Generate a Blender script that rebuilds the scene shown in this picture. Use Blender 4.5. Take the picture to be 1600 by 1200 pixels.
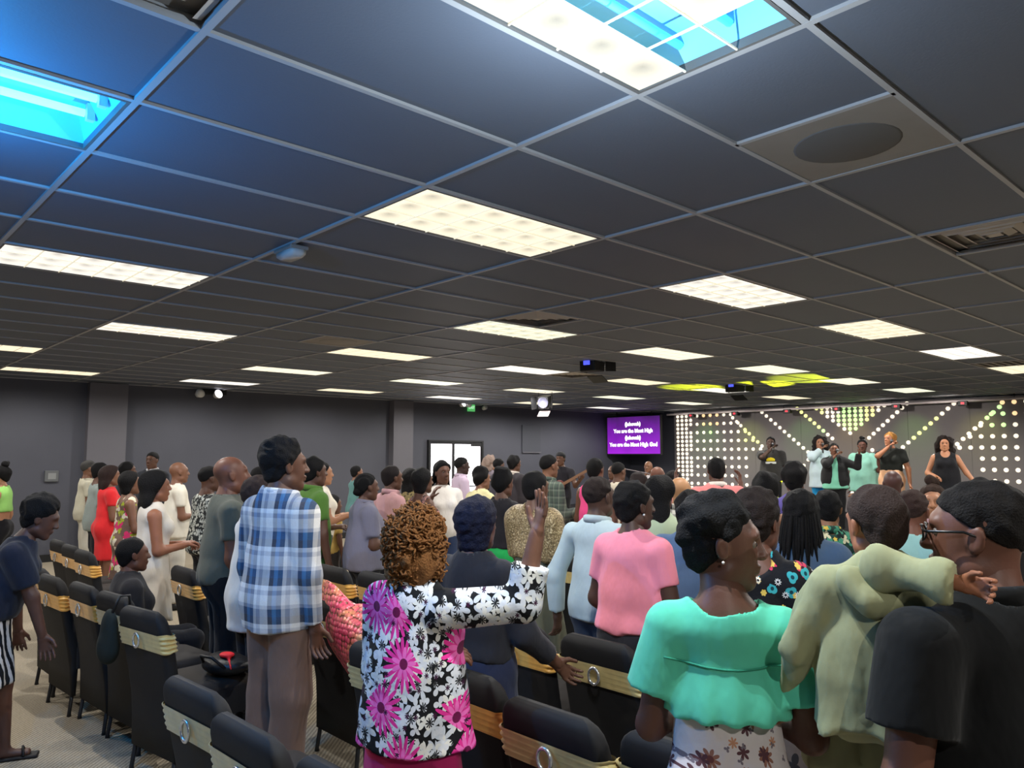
import bpy, bmesh, math, random, time
import numpy as np
from mathutils import Vector, Matrix
T_START = time.time()
random.seed(7); np.random.seed(7)
scene = bpy.context.scene
for _o in list(bpy.data.objects): bpy.data.objects.remove(_o)

# ------------------------------------------------------------------ camera (solved from the ceiling grid)
F, YAW, PITCH, ROLL = 1208.6, 0.7453, 0.0935, 0.0009
CAMZ, CEIL = 1.70, 2.933
TA, TB = 0.6096, 1.2535                    # ceiling module along Y and along X
A0, B0 = 5.6032, -0.6375
cy_, sy_, cp_, sp_ = math.cos(YAW), math.sin(YAW), math.cos(PITCH), math.sin(PITCH)
FW = np.array([sy_*cp_, cy_*cp_, sp_]); RT = np.array([cy_, -sy_, 0.0]); UP = np.cross(RT, FW)
RT, UP = math.cos(ROLL)*RT + math.sin(ROLL)*UP, -math.sin(ROLL)*RT + math.cos(ROLL)*UP
def ray(x, y): return RT*(x-800)/F + UP*(600-y)/F + FW
def at(x, y, d): return np.array([0, 0, CAMZ]) + ray(x, y)*d            # point at a forward distance
def atX(x, y, X): r = ray(x, y); return np.array([0, 0, CAMZ]) + r*X/r[0]
def atY(x, y, Y): r = ray(x, y); return np.array([0, 0, CAMZ]) + r*Y/r[1]
def atZ(x, y, z): r = ray(x, y); return np.array([0, 0, CAMZ]) + r*(z-CAMZ)/r[2]
def grid(a, b): return ((b-B0)*TB, (A0-a)*TA)

cam_d = bpy.data.cameras.new('camera'); cam = bpy.data.objects.new('camera', cam_d)
scene.collection.objects.link(cam); scene.camera = cam
cam_d.sensor_fit = 'HORIZONTAL'; cam_d.sensor_width = 36.0; cam_d.lens = 36.0*F/1600; cam_d.clip_start = 0.05
m = Matrix((RT.tolist(), UP.tolist(), (-FW).tolist())).transposed().to_4x4(); m.translation = (0, 0, CAMZ)
cam.matrix_world = m

# ------------------------------------------------------------------ world, exposure
world = bpy.data.worlds.new('world'); scene.world = world; world.use_nodes = True
world.node_tree.nodes['Background'].inputs[0].default_value = (0.05, 0.055, 0.065, 1)
world.node_tree.nodes['Background'].inputs[1].default_value = 1.0
vs = scene.view_settings
vs.view_transform = 'Standard'; vs.look = 'None'; vs.gamma = 1.0; vs.use_curve_mapping = False; vs.exposure = 0.0
LAMP_W = 98.0            # watts of each ceiling lamp
LENS_E = 1.05            # brightness of the troffer lenses

# ------------------------------------------------------------------ materials
def lin(c):
    r = []
    for v in c[:3]:
        v = v/255.0
        r.append(v/12.92 if v <= 0.04045 else ((v+0.055)/1.055)**2.4)
    return (*r, 1.0)
MATS = {}
class N:
    """small node-tree writer"""
    def __init__(s, name, rough=0.8, spec=0.3, metal=0.0):
        s.m = bpy.data.materials.new(name); s.m.use_nodes = True; s.t = s.m.node_tree
        s.b = s.t.nodes['Principled BSDF']
        s.b.inputs['Roughness'].default_value = rough; s.b.inputs['Metallic'].default_value = metal
        s.b.inputs['Specular IOR Level'].default_value = spec
    def n(s, typ, **kw):
        nd = s.t.nodes.new('ShaderNode'+typ)
        for k, v in kw.items():
            setattr(nd, k, v)
        return nd
    def l(s, a, b): s.t.links.new(a, b)
    def obj(s): return s.n('TexCoord').outputs['Object']
    def sep(s, v):
        nd = s.n('SeparateXYZ'); s.l(v, nd.inputs[0]); return nd.outputs
    def comb(s, x, y, z=0.0):
        nd = s.n('CombineXYZ')
        for i, v in enumerate((x, y, z)): s.put(v, nd.inputs[i])
        return nd.outputs[0]
    def put(s, v, sock):
        if isinstance(v, (int, float)): sock.default_value = v
        elif isinstance(v, tuple): sock.default_value = v
        else: s.l(v, sock)
    def math(s, op, a, b=0.0, c=0.0):
        nd = s.n('Math', operation=op)
        for i, v in enumerate((a, b, c)): s.put(v, nd.inputs[i])
        return nd.outputs[0]
    def mix(s, f, a, b, mode='MIX'):
        nd = s.n('Mix', data_type='RGBA', blend_type=mode)
        s.put(f, nd.inputs['Factor']); s.put(a, nd.inputs[6]); s.put(b, nd.inputs[7]); return nd.outputs[2]
    def noise(s, vec, scale, detail=3.0, rough=0.5):
        nd = s.n('TexNoise'); s.l(vec, nd.inputs['Vector']); nd.inputs['Scale'].default_value = scale
        nd.inputs['Detail'].default_value = detail; nd.inputs['Roughness'].default_value = rough; return nd.outputs['Fac']
    def ramp(s, f, stops, interp='LINEAR'):
        nd = s.n('ValToRGB'); cr = nd.color_ramp; cr.interpolation = interp
        while len(cr.elements) > 1: cr.elements.remove(cr.elements[-1])
        cr.elements[0].position = stops[0][0]; cr.elements[0].color = stops[0][1]
        for p, c in stops[1:]:
            e = cr.elements.new(p); e.color = c
        s.l(f, nd.inputs[0]); return nd.outputs[0]
    def bump(s, h, strength=0.3, dist=0.01):
        nd = s.n('Bump'); nd.inputs['Strength'].default_value = strength; nd.inputs['Distance'].default_value = dist
        s.l(h, nd.inputs['Height']); s.l(nd.outputs[0], s.b.inputs['Normal'])
    def col(s, v): s.put(v, s.b.inputs['Base Color'])
    def emit(s, c, strength):
        s.put(c, s.b.inputs['Emission Color']); s.b.inputs['Emission Strength'].default_value = strength
    def flower(s, vec2, scale, petals, size, depth=0.55, rand=1.0, keep=0.0):
        """mask of petalled flowers on a Voronoi layout; returns (mask, cell random, radius)"""
        v = s.n('TexVoronoi', voronoi_dimensions='2D'); s.l(vec2, v.inputs['Vector'])
        v.inputs['Scale'].default_value = scale; v.inputs['Randomness'].default_value = rand
        sc = s.n('VectorMath', operation='SUBTRACT'); s.l(vec2, sc.inputs[0]); s.l(v.outputs['Position'], sc.inputs[1])
        x, y, _ = s.sep(sc.outputs[0])
        th = s.math('ARCTAN2', y, x)
        rnd = s.sep(v.outputs['Color'])
        th = s.math('MULTIPLY_ADD', th, petals/2.0, s.math('MULTIPLY', rnd[0], 6.0))
        lob = s.math('ABSOLUTE', s.math('COSINE', th))
        lim = s.math('MULTIPLY_ADD', lob, depth*size, (1-depth)*size)
        d = v.outputs['Distance']
        mk = s.math('LESS_THAN', d, lim)
        if keep > 0: mk = s.math('MULTIPLY', mk, s.math('GREATER_THAN', rnd[1], keep))
        return mk, rnd, d

def plain(name, rgb, rough=0.8, spec=0.3, metal=0.0, emit=None, estr=1.0, noise=0.0, nscale=8, bump=0.0, bscale=40):
    if name in MATS: return MATS[name]
    s = N(name, rough, spec, metal); c = lin(rgb)
    if noise > 0 or bump > 0: o = s.obj()
    if noise > 0:
        f = s.noise(o, nscale)
        s.col(s.mix(f, tuple(v*(1-noise) for v in c[:3])+(1,), tuple(min(1, v*(1+noise)) for v in c[:3])+(1,)))
    else: s.col(c)
    if bump > 0: s.bump(s.noise(o, bscale), bump, 0.01)
    if emit: s.emit(lin(emit), estr)
    MATS[name] = s.m; return s.m

def cloth(rgb, rough=0.88, fold=0.35):
    """plain cloth: weave tint, soft creases"""
    name = 'cloth_%d_%d_%d' % tuple(rgb)
    if name in MATS: return MATS[name]
    s = N(name, rough, 0.2); o = s.obj(); c = lin(rgb)
    f = s.noise(o, 9, 3)
    s.col(s.mix(f, tuple(v*0.86 for v in c[:3])+(1,), tuple(min(1, v*1.12) for v in c[:3])+(1,)))
    mp = s.n('Mapping'); mp.inputs['Scale'].default_value = (1.0, 1.0, 0.45); mp.inputs['Rotation'].default_value = (0.5, 0.35, 0.2)
    s.l(o, mp.inputs[0])
    h = s.math('ADD', s.noise(mp.outputs[0], 10, 3, 0.55), s.math('MULTIPLY', s.noise(o, 220, 1), 0.008))
    s.bump(h, fold, 0.03)
    s.b.inputs['Sheen Weight'].default_value = 0.08
    MATS[name] = s.m; return s.m

def skin(rgb):
    name = 'skin_%d_%d_%d' % tuple(rgb)
    if name in MATS: return MATS[name]
    s = N(name, 0.48, 0.35); o = s.obj(); c = lin(rgb)
    f = s.noise(o, 14, 3)
    s.col(s.mix(f, tuple(v*0.85 for v in c[:3])+(1,), tuple(min(1, v*1.15) for v in c[:3])+(1,)))
    s.bump(s.noise(o, 160, 2), 0.06, 0.004)
    MATS[name] = s.m; return s.m

def hairmat(rgb, curl=90, strength=0.7):
    curl = int(curl*2.2)
    name = 'hair_%d_%d_%d_%d' % (*rgb, curl)
    if name in MATS: return MATS[name]
    s = N(name, 0.72, 0.16); o = s.obj(); c = lin(rgb)
    f = s.noise(o, curl, 4, 0.6)
    s.col(s.mix(f, tuple(v*0.5 for v in c[:3])+(1,), tuple(min(1, v*1.6) for v in c[:3])+(1,)))
    s.bump(f, strength, 0.012)
    MATS[name] = s.m; return s.m

# ------------------------------------------------------------------ object helpers
COL = scene.collection
def link(name, me, mat=None, parent=None, smooth=None):
    o = bpy.data.objects.new(name, me); COL.objects.link(o)
    if mat is not None and len(me.materials) == 0: me.materials.append(mat)
    if parent is not None: o.parent = parent
    return o
def tag(o, label=None, cat=None, group=None, kind=None):
    if label: o['label'] = label
    if cat: o['category'] = cat
    if group: o['group'] = group
    if kind: o['kind'] = kind
    return o
def empty(name, loc, rz=0.0):
    o = bpy.data.objects.new(name, None); COL.objects.link(o); o.location = tuple(float(v) for v in loc); o.rotation_euler = (0, 0, rz)
    o.empty_display_size = 0.1; return o
def mesh_np(name, V, Q, smooth=True):
    me = bpy.data.meshes.new(name); V = np.asarray(V, np.float32); Q = np.asarray(Q, np.int32)
    k = Q.shape[1]
    me.vertices.add(len(V)); me.vertices.foreach_set('co', V.ravel())
    me.loops.add(Q.size); me.loops.foreach_set('vertex_index', Q.ravel())
    me.polygons.add(len(Q)); me.polygons.foreach_set('loop_start', np.arange(0, Q.size, k, dtype=np.int32))
    me.polygons.foreach_set('loop_total', np.full(len(Q), k, np.int32))
    me.polygons.foreach_set('use_smooth', np.full(len(Q), smooth, bool))
    me.update(calc_edges=True); return me
class MB:
    """collects boxes / tubes / lofts into one mesh"""
    def __init__(s): s.v = []; s.f = []; s.sm = []
    def add(s, v, f, smooth=False):
        b = len(s.v); s.v += [tuple(map(float, p)) for p in v]; s.f += [tuple(i+b for i in q) for q in f]; s.sm += [smooth]*len(f); return s
    def box(s, lo, hi, M=None):
        (x0, y0, z0), (x1, y1, z1) = lo, hi
        v = [(x0,y0,z0),(x1,y0,z0),(x1,y1,z0),(x0,y1,z0),(x0,y0,z1),(x1,y0,z1),(x1,y1,z1),(x0,y1,z1)]
        if M is not None: v = [tuple(M @ Vector(p)) for p in v]
        return s.add(v, [(3,2,1,0),(4,5,6,7),(0,1,5,4),(1,2,6,5),(2,3,7,6),(3,0,4,7)])
    def rings(s, rings, cap=True, smooth=True, closed=False):
        n = len(rings[0]); v = [p for r in rings for p in r]; f = []
        R = len(rings)
        for i in range(R if closed else R-1):
            j = (i+1) % R
            for k in range(n): f.append((i*n+k, i*n+(k+1) % n, j*n+(k+1) % n, j*n+k))
        if cap and not closed:
            f.append(tuple(reversed(range(n)))); f.append(tuple((R-1)*n+k for k in range(n)))
        return s.add(v, f, smooth)
    def tube(s, pts, r, n=8, cap=True):
        pts = [Vector(p) for p in pts]; rs = r if isinstance(r, (list, tuple)) else [r]*len(pts); rings = []
        for i, p in enumerate(pts):
            t = (pts[min(i+1, len(pts)-1)]-pts[max(i-1, 0)]).normalized()
            a = t.orthogonal().normalized() if i == 0 else (a - t*a.dot(t)).normalized()
            b = t.cross(a)
            rings.append([tuple(p + (a*math.cos(q)+b*math.sin(q))*rs[i]) for q in [2*math.pi*k/n for k in range(n)]])
        return s.rings(rings, cap)
    def lathe(s, prof, n=16, M=None):
        rings = [[(r*math.cos(2*math.pi*k/n), r*math.sin(2*math.pi*k/n), z) for k in range(n)] for r, z in prof]
        if M is not None: rings = [[tuple(M @ Vector(p)) for p in r] for r in rings]
        return s.rings(rings)
    def torus(s, R, r, n=20, k=8, M=None, sx=1.0):
        rings = []
        for i in range(n):
            a = 2*math.pi*i/n
            rings.append([((R+r*math.cos(q))*math.cos(a)*sx, (R+r*math.cos(q))*math.sin(a), r*math.sin(q)) for q in [2*math.pi*j/k for j in range(k)]])
        if M is not None: rings = [[tuple(M @ Vector(p)) for p in r_] for r_ in rings]
        return s.rings(rings, closed=True)
    def mesh(s, name):
        me = bpy.data.meshes.new(name); me.from_pydata(s.v, [], s.f)
        me.polygons.foreach_set('use_smooth', s.sm); me.update(); return me
    def build(s, name, mat, parent=None, bevel=0.0, seg=2):
        me = s.mesh(name)
        if bevel > 0:
            bm = bmesh.new(); bm.from_mesh(me)
            bmesh.ops.bevel(bm, geom=bm.edges[:], offset=bevel, segments=seg, affect='EDGES', profile=0.5)
            bm.to_mesh(me); bm.free()
        return link(name, me, mat, parent)
def struct(o): o['kind'] = 'structure'; return o
def copy_tree(o, parent=None):
    c = o.copy(); COL.objects.link(c); c.parent = parent
    for ch in o.children: copy_tree(ch, c)
    return c

# ------------------------------------------------------------------ signed-distance modelling (bodies, clothes, hair)
def nrm(v): v = np.asarray(v, float); return v/max(np.linalg.norm(v), 1e-9)
TRUNC = 0.06
class Prim:
    """elliptic cone with rounded ends from a to b; ra, rb = (half width along w, half depth); clips = [(point, normal)] cut what lies beyond"""
    __slots__ = ('a', 'b', 'ra', 'rb', 'ax', 'w', 't', 'L', 'rc', 'k', 'clips', 'sub')
    def __init__(s, a, b, ra, rb=None, w=(0, 1, 0), k=0.03, clips=(), sub=False, rc=None, axis=None):
        s.a = np.asarray(a, float); s.b = np.asarray(b, float)
        s.ra = ra if isinstance(ra, tuple) else (ra, ra); rb = ra if rb is None else rb; s.rb = rb if isinstance(rb, tuple) else (rb, rb)
        d = s.b-s.a; s.L = float(np.linalg.norm(d))
        s.ax = nrm(d) if s.L > 1e-6 else nrm(axis if axis is not None else (0, 0, 1))
        w = np.asarray(w, float); w = w - s.ax*(w@s.ax)
        if np.linalg.norm(w) < 1e-4: w = np.cross(s.ax, (0.3, 0.5, 0.81))
        s.w = nrm(w); s.t = np.cross(s.ax, s.w); s.k = k; s.clips = clips; s.sub = sub
        s.rc = rc
    def bounds(s):
        m = max(*s.ra, *s.rb, s.rc or 0)
        return np.minimum(s.a, s.b)-m, np.maximum(s.a, s.b)+m
    def dist(s, X, Y, Z):
        px, py, pz = X-s.a[0], Y-s.a[1], Z-s.a[2]
        al = px*s.ax[0]+py*s.ax[1]+pz*s.ax[2]
        u = px*s.w[0]+py*s.w[1]+pz*s.w[2]
        v = px*s.t[0]+py*s.t[1]+pz*s.t[2]
        if s.L > 1e-6:
            tc = np.clip(al/s.L, 0, 1); ex = al-tc*s.L
            ru = s.ra[0]+(s.rb[0]-s.ra[0])*tc; rv = s.ra[1]+(s.rb[1]-s.ra[1])*tc
        else:
            ex = al; ru, rv = s.ra
        rc = s.rc if s.rc else np.minimum(ru, rv)
        A, B, C = u/ru, v/rv, ex/rc
        k0 = np.sqrt(A*A+B*B+C*C)+1e-9
        k1 = np.sqrt((A/ru)**2+(B/rv)**2+(C/rc)**2)+1e-9
        d = k0*(k0-1)/k1
        d = np.where(k0 < 0.25, np.maximum(d, -TRUNC), d)
        for q, n in s.clips:
            d = np.maximum(d, (X-q[0])*n[0]+(Y-q[1])*n[1]+(Z-q[2])*n[2])
        return d
def ell(c, r, axis=(0, 0, 1), w=(0, 1, 0), k=0.02, sub=False, clips=()):
    """ellipsoid: r = (along axis, along w, the third)"""
    return Prim(c, c, (r[1], r[2]), None, w, k, clips, sub, rc=r[0], axis=axis)
def sdf_mesh(prims, h, post=None, cut=()):
    los, his = zip(*[p.bounds() for p in prims if not p.sub])
    lo = np.min(los, 0)-2.5*h-0.012; hi = np.max(his, 0)+2.5*h+0.012
    n = np.ceil((hi-lo)/h).astype(int)+1
    G = [(lo[i]+h*np.arange(n[i])).astype(np.float32) for i in range(3)]
    f = np.full(tuple(n), TRUNC, np.float32)
    for p in prims:
        a, b = p.bounds(); pad = p.k+2*h+0.004
        i0 = np.maximum(np.floor((a-pad-lo)/h).astype(int), 0); i1 = np.minimum(np.ceil((b+pad-lo)/h).astype(int)+1, n)
        if (i1 <= i0).any(): continue
        sl = tuple(slice(i0[i], i1[i]) for i in range(3))
        X = G[0][sl[0]][:, None, None]; Y = G[1][sl[1]][None, :, None]; Z = G[2][sl[2]][None, None, :]
        d = p.dist(X, Y, Z).astype(np.float32); g = f[sl]; k = p.k
        if p.sub:
            d = -d; e = np.clip(0.5+0.5*(d-g)/k, 0, 1)
            f[sl] = g*(1-e)+d*e+k*e*(1-e)
        else:
            e = np.clip(0.5+0.5*(d-g)/k, 0, 1)
            f[sl] = d*(1-e)+g*e-k*e*(1-e)
    X = G[0][:, None, None]; Y = G[1][None, :, None]; Z = G[2][None, None, :]
    if post is not None: f = (f + post(X, Y, Z)).astype(np.float32)
    for c_ in cut:
        q, nn = c_[:2]; d = ((X-q[0])*nn[0]+(Y-q[1])*nn[1]+(Z-q[2])*nn[2]).astype(np.float32)
        if len(c_) > 2:
            e = np.clip(0.5+0.5*(d-f)/c_[2], 0, 1); f = f*(1-e)+d*e+c_[2]*e*(1-e)
        else: f = np.maximum(f, d)
    return surface_nets(f, lo, h)
_EDGES = [((0,0,0),(1,0,0)),((0,1,0),(1,1,0)),((0,0,1),(1,0,1)),((0,1,1),(1,1,1)),((0,0,0),(0,1,0)),((1,0,0),(1,1,0)),((0,0,1),(0,1,1)),((1,0,1),(1,1,1)),((0,0,0),(0,0,1)),((1,0,0),(1,0,1)),((0,1,0),(0,1,1)),((1,1,0),(1,1,1))]
def surface_nets(f, lo, h):
    s = f < 0; c = np.zeros(tuple(np.array(f.shape)-1), np.int8)
    for i in (0, 1):
        for j in (0, 1):
            for k in (0, 1): c += s[i:f.shape[0]-1+i, j:f.shape[1]-1+j, k:f.shape[2]-1+k]
    act = (c > 0) & (c < 8); I = np.argwhere(act); idx = np.full(act.shape, -1, np.int32); idx[act] = np.arange(len(I))
    P = np.zeros((len(I), 3)); cnt = np.zeros(len(I))
    for e0, e1 in _EDGES:
        a = f[I[:,0]+e0[0], I[:,1]+e0[1], I[:,2]+e0[2]]; b = f[I[:,0]+e1[0], I[:,1]+e1[1], I[:,2]+e1[2]]
        mk = (a < 0) != (b < 0); t = np.where(mk, a/np.where(mk, a-b, 1), 0)
        P += np.where(mk[:, None], np.array(e0)+(np.array(e1)-np.array(e0))*t[:, None], 0); cnt += mk
    V = lo + h*(I + P/np.maximum(cnt, 1)[:, None])
    Q = []
    for ax in range(3):
        o1, o2 = [(1, 2), (2, 0), (0, 1)][ax]
        sl0 = [slice(1, -1)]*3; sl1 = [slice(1, -1)]*3; sl0[ax] = slice(0, -1); sl1[ax] = slice(1, None)
        a = s[tuple(sl0)]; b = s[tuple(sl1)]
        E = np.argwhere(a != b); inside = a[tuple(E.T)]
        off = np.ones(3, int); off[ax] = 0; E = E+off
        def cell(d1, d2):
            q = E.copy(); q[:, o1] -= d1; q[:, o2] -= d2; return idx[q[:,0], q[:,1], q[:,2]]
        q = np.stack([cell(1, 1), cell(0, 1), cell(0, 0), cell(1, 0)], 1)
        q[~inside] = q[~inside][:, ::-1]; Q.append(q)
    Q = np.concatenate(Q); Q = Q[(Q >= 0).all(1)]
    return V, Q
def join(parts):
    Vs, Qs, n = [], [], 0
    for V, Q in parts:
        Vs.append(V); Qs.append(Q+n); n += len(V)
    return np.concatenate(Vs), np.concatenate(Qs)
# ================================================================== the room
XW, YW, XB, YB = 18.0, 14.4, -3.2, -3.6            # stage wall, screen wall, walls behind the camera
def m_floor():
    s = N('carpet', 0.95, 0.1); o = s.obj()
    mp = s.n('Mapping'); mp.inputs['Rotation'].default_value = (0, 0, 0.78); s.l(o, mp.inputs[0])
    w = s.n('TexWave', wave_type='BANDS'); s.l(mp.outputs[0], w.inputs[0]); w.inputs['Scale'].default_value = 14; w.inputs['Distortion'].default_value = 1.2; w.inputs['Detail'].default_value = 2; w.inputs['Detail Scale'].default_value = 3
    f = s.math('ADD', s.math('MULTIPLY', w.outputs['Fac'], 0.45), s.math('MULTIPLY', s.noise(o, 120, 3), 0.6))
    c = s.ramp(f, [(0.2, lin((118, 108, 94))), (0.75, lin((186, 174, 152)))])
    big = s.noise(o, 0.8, 3)
    s.col(s.mix(s.math('MULTIPLY', big, 0.35), c, lin((142, 132, 116))))
    s.bump(f, 0.5, 0.008); return s.m
def m_paint(name, rgb, var=0.12):
    s = N(name, 0.62, 0.35); o = s.obj(); c = lin(rgb)
    f = s.noise(o, 1.3, 4)
    s.col(s.mix(f, tuple(v*(1-var) for v in c[:3])+(1,), tuple(v*(1+var) for v in c[:3])+(1,)))
    s.bump(s.noise(o, 90, 2), 0.08, 0.01); return s.m
M_FLOOR = m_floor()
M_WALL = m_paint('black_wall_paint', (74, 75, 84))
M_COLUMN = m_paint('dark_column_paint', (94, 92, 98))
M_TILE = m_paint('black_ceiling_tile', (90, 96, 108), 0.10)
M_TBAR = plain('grey_ceiling_grid', (160, 159, 160), 0.5, 0.4)
M_BLACK = plain('black_metal', (26, 26, 28), 0.45, 0.4)
M_BLACKP = plain('black_plastic', (20, 20, 22), 0.5, 0.4)
M_WHITE = plain('white_plastic', (225, 225, 222), 0.45, 0.4)
M_ENAMEL = plain('white_enamel', (215, 218, 222), 0.35, 0.5)
M_GRILLE = plain('painted_grille', (132, 126, 120), 0.6, 0.3, noise=0.15, nscale=6)
M_LOUVRE = plain('louvre_paint', (176, 168, 160), 0.6, 0.3)
M_GRILLE_D = plain('grille_shadow', (98, 96, 95), 0.8, 0.2)
M_STAGE = plain('black_stage_carpet', (34, 33, 35), 0.95, 0.1, noise=0.2, nscale=30)
def slab(name, lo, hi, mat):
    return struct(MB().box(lo, hi).build(name, mat))
slab('floor', (XB, YB, -0.1), (XW+0.2, YW+0.2, 0), M_FLOOR)
wl = slab('wall_left', (XB, YW, 0), (XW+0.2, YW+0.2, CEIL+0.4), M_WALL)
wr = slab('wall_right', (XW, YB, 0), (XW+0.2, YW, CEIL+0.4), M_WALL)
slab('wall_back', (XB-0.2, YB, 0), (XB, YW+0.2, CEIL+0.4), M_WALL)
slab('wall_near', (XB-0.2, YB-0.2, 0), (XW+0.2, YB, CEIL+0.4), M_WALL)
slab('trim_1', (3.55, YW-0.16, 0), (4.15, YW, CEIL), M_COLUMN)
slab('trim_2', (9.60, YW-0.18, 0), (10.12, YW, CEIL), M_COLUMN)
slab('baseboard_left', (XB, YW-0.02, 0), (3.55, YW, 0.12), M_BLACKP)
slab('baseboard_middle', (4.15, YW-0.02, 0), (9.60, YW, 0.12), M_BLACKP)

# ---------------- ceiling: grid, tiles, troffers, grilles
slab_c = slab('ceiling', (XB, YB, CEIL+0.2), (XW+0.2, YW+0.2, CEIL+0.4), plain('plenum', (24, 24, 25), 0.95, 0.1))
ceiling = slab_c
LIGHTS = [(0, 1), (3, 0), (-4, 0), (-12, 0), (-8, 1), (-16, 1)]
LIGHTS += [(a, b) for b in (3, 5, 7, 9, 11) for a in (0, -4, -8, -12, -16)]
LIGHTS += [(4, b) for b in (3, 5, 7, 9, 11)] + [(7, -1), (7, 1)] + [(-8, -1), (-16, -1), (-4, -2)]
BLUE = (0, -1)
HALF = {(3, 1.5): 'grille', (-3, 3.0): 'diffuser', (-7, 2.5): 'grille', (3, 3.0): 'diffuser', (2, -0.5): 'diffuser', (-8, 6.0): 'diffuser', (0, 8.5): 'strip'}
A_MIN, A_MAX, B_MIN, B_MAX = -19, 14, -3, 14
def inframe(p):
    v = np.array(p)-[0, 0, CAMZ]; z = v@FW
    if z < 0.3: return None
    x, y = 800+F*(v@RT)/z, 600-F*(v@UP)/z
    return z if -150 < x < 1750 and -150 < y < 1300 else None
cells = []
for a in range(A_MIN, A_MAX):
    for b in range(B_MIN, B_MAX+1):
        if (a, b) in LIGHTS or (a, b) == BLUE: continue
        halves = [(a, b+0.0) in HALF, (a, b+0.5) in HALF]
        if any(halves):
            spans = [(b+0.5*i, b+0.5*i+0.5) for i in (0, 1) if not halves[i]]
        else: spans = [(b, b+1)]
        for b0, b1 in spans:
            x, y0 = grid(a, b0); x1, y1 = grid(a+1, b1)
            if min(y0, y1) > YW or max(y0, y1) < YB or x > XW: continue
            d = inframe(((x+x1)/2, (y0+y1)/2, CEIL))
            cells.append((d if d else 99, b0, b1, a))
cells.sort()
tile_me = {}
stuff = MB(); g = 0.007
for i, (d, b0, b1, a) in enumerate(cells):
    x0, ya = grid(a, b0); x1, yb = grid(a+1, b1); yl, yh = min(ya, yb), max(ya, yb)
    yl, yh, x0, x1 = max(yl, YB), min(yh, YW), max(x0, XB), min(x1, XW)
    if d < 60 and i < 300:
        key = (round(x1-x0, 3), round(yh-yl, 3))
        if key not in tile_me:
            mb = MB(); w, l = key
            mb.box((g, g, 0.012), (w-g, l-g, 0.030)); me = mb.mesh('ceiling_tile'); me.materials.append(M_TILE); tile_me[key] = me
        o = link('ceiling_tile', tile_me[key], None, ceiling); o.location = (x0, yl, CEIL)
    else:
        stuff.box((x0+g, yl+g, CEIL+0.012), (x1-g, yh-g, CEIL+0.030))
so = stuff.build('ceiling_tile_field', M_TILE, ceiling); so['kind'] = 'stuff'
for b in range(B_MIN, B_MAX+2):
    x, _ = grid(0, b)
    if XB < x < XW: MB().box((x-0.012, YB, CEIL), (x+0.012, YW, CEIL+0.014)).box((x-0.003, YB, CEIL+0.014), (x+0.003, YW, CEIL+0.05)).build('main_runner', M_TBAR, ceiling)
for a in range(A_MIN, A_MAX+1):
    _, y = grid(a, 0)
    if YB < y < YW: MB().box((XB, y-0.011, CEIL+0.001), (XW, y+0.011, CEIL+0.013)).box((XB, y-0.003, CEIL+0.013), (XW, y+0.003, CEIL+0.05)).build('cross_tee', M_TBAR, ceiling)
for (a, b) in HALF:
    for bb in (b, b+0.5):
        if abs(bb-round(bb)) > 0.1:
            x, y0 = grid(a, bb); MB().box((x-0.011, y0-TA, CEIL+0.001), (x+0.011, y0, CEIL+0.013)).build('short_tee', M_TBAR, ceiling)

def m_lens(name, tint, strength):
    s = N(name, 0.4, 0.3); o = s.obj(); x, y, z = s.sep(o)
    # prismatic lens cell: brighter towards its ribs, the dimmer centre shaded into the emission colour
    r = s.math('SQRT', s.math('ADD', s.math('MULTIPLY', s.math('ABSOLUTE', x), s.math('ABSOLUTE', x)), s.math('MULTIPLY', s.math('ABSOLUTE', y), s.math('ABSOLUTE', y))))
    c = s.ramp(s.math('MULTIPLY', r, 9.0), [(0.0, tuple(v*0.58 for v in lin(tint)[:3])+(1,)), (0.55, lin(tint)), (1.0, tuple(v*1.05 for v in lin(tint)[:3])+(1,))])
    s.col(lin((70, 70, 68))); s.l(c, s.b.inputs['Emission Color']); s.b.inputs['Emission Strength'].default_value = strength
    return s.m
M_LENS = [m_lens('lens_cream', (255, 250, 230), LENS_E), m_lens('lens_warm', (255, 245, 218), LENS_E), m_lens('lens_green_white', (250, 252, 226), LENS_E), m_lens('lens_white', (255, 248, 236), LENS_E)]
M_FRAME = plain('troffer_frame', (96, 94, 92), 0.5, 0.4)
M_TUBE_B = plain('blue_tube', (200, 240, 255), 0.4, emit=(120, 225, 255), estr=2.2)
M_TUBE_W = plain('blue_glow_tube', (90, 190, 250), 0.4, emit=(60, 170, 255), estr=1.6)
M_HOUSE_B = plain('blue_lit_enamel', (120, 205, 235), 0.35, 0.4)  # white enamel with the tubes' blue light put into its colour
LW, LL = TB-0.05, TA-0.05
def cell_mesh(cw, cl, mat):
    mb = MB(); e = 0.003; d = 0.014; n = 4
    v = []; f = []
    for i in range(n+1):
        for j in range(n+1):
            u, w = i/n-0.5, j/n-0.5
            v.append((u*(cw-2*e), w*(cl-2*e), d*(1-max(abs(u), abs(w))*2)))
    for i in range(n):
        for j in range(n): f.append((i*(n+1)+j, i*(n+1)+j+1, (i+1)*(n+1)+j+1, (i+1)*(n+1)+j))
    mb.add(v, f); me = mb.mesh('lens_cell'); me.materials.append(mat); return me
CELL = [cell_mesh(LW/6, LL/3, mm) for mm in M_LENS]
def lens_single(mat):
    mb = MB(); cw, cl = LW/6, LL/3
    for i in range(6):
        for j in range(3):
            x, y = -LW/2+cw*(i+0.5), -LL/2+cl*(j+0.5); k = 0.003
            mb.add([(x-cw/2+k, y-cl/2+k, 0), (x-cw/2+k, y+cl/2-k, 0), (x+cw/2-k, y+cl/2-k, 0), (x+cw/2-k, y-cl/2+k, 0), (x, y, 0.012)], [(0, 1, 4), (1, 2, 4), (2, 3, 4), (3, 0, 4)])
    me = mb.mesh('lens'); me.materials.append(mat); return me
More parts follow.
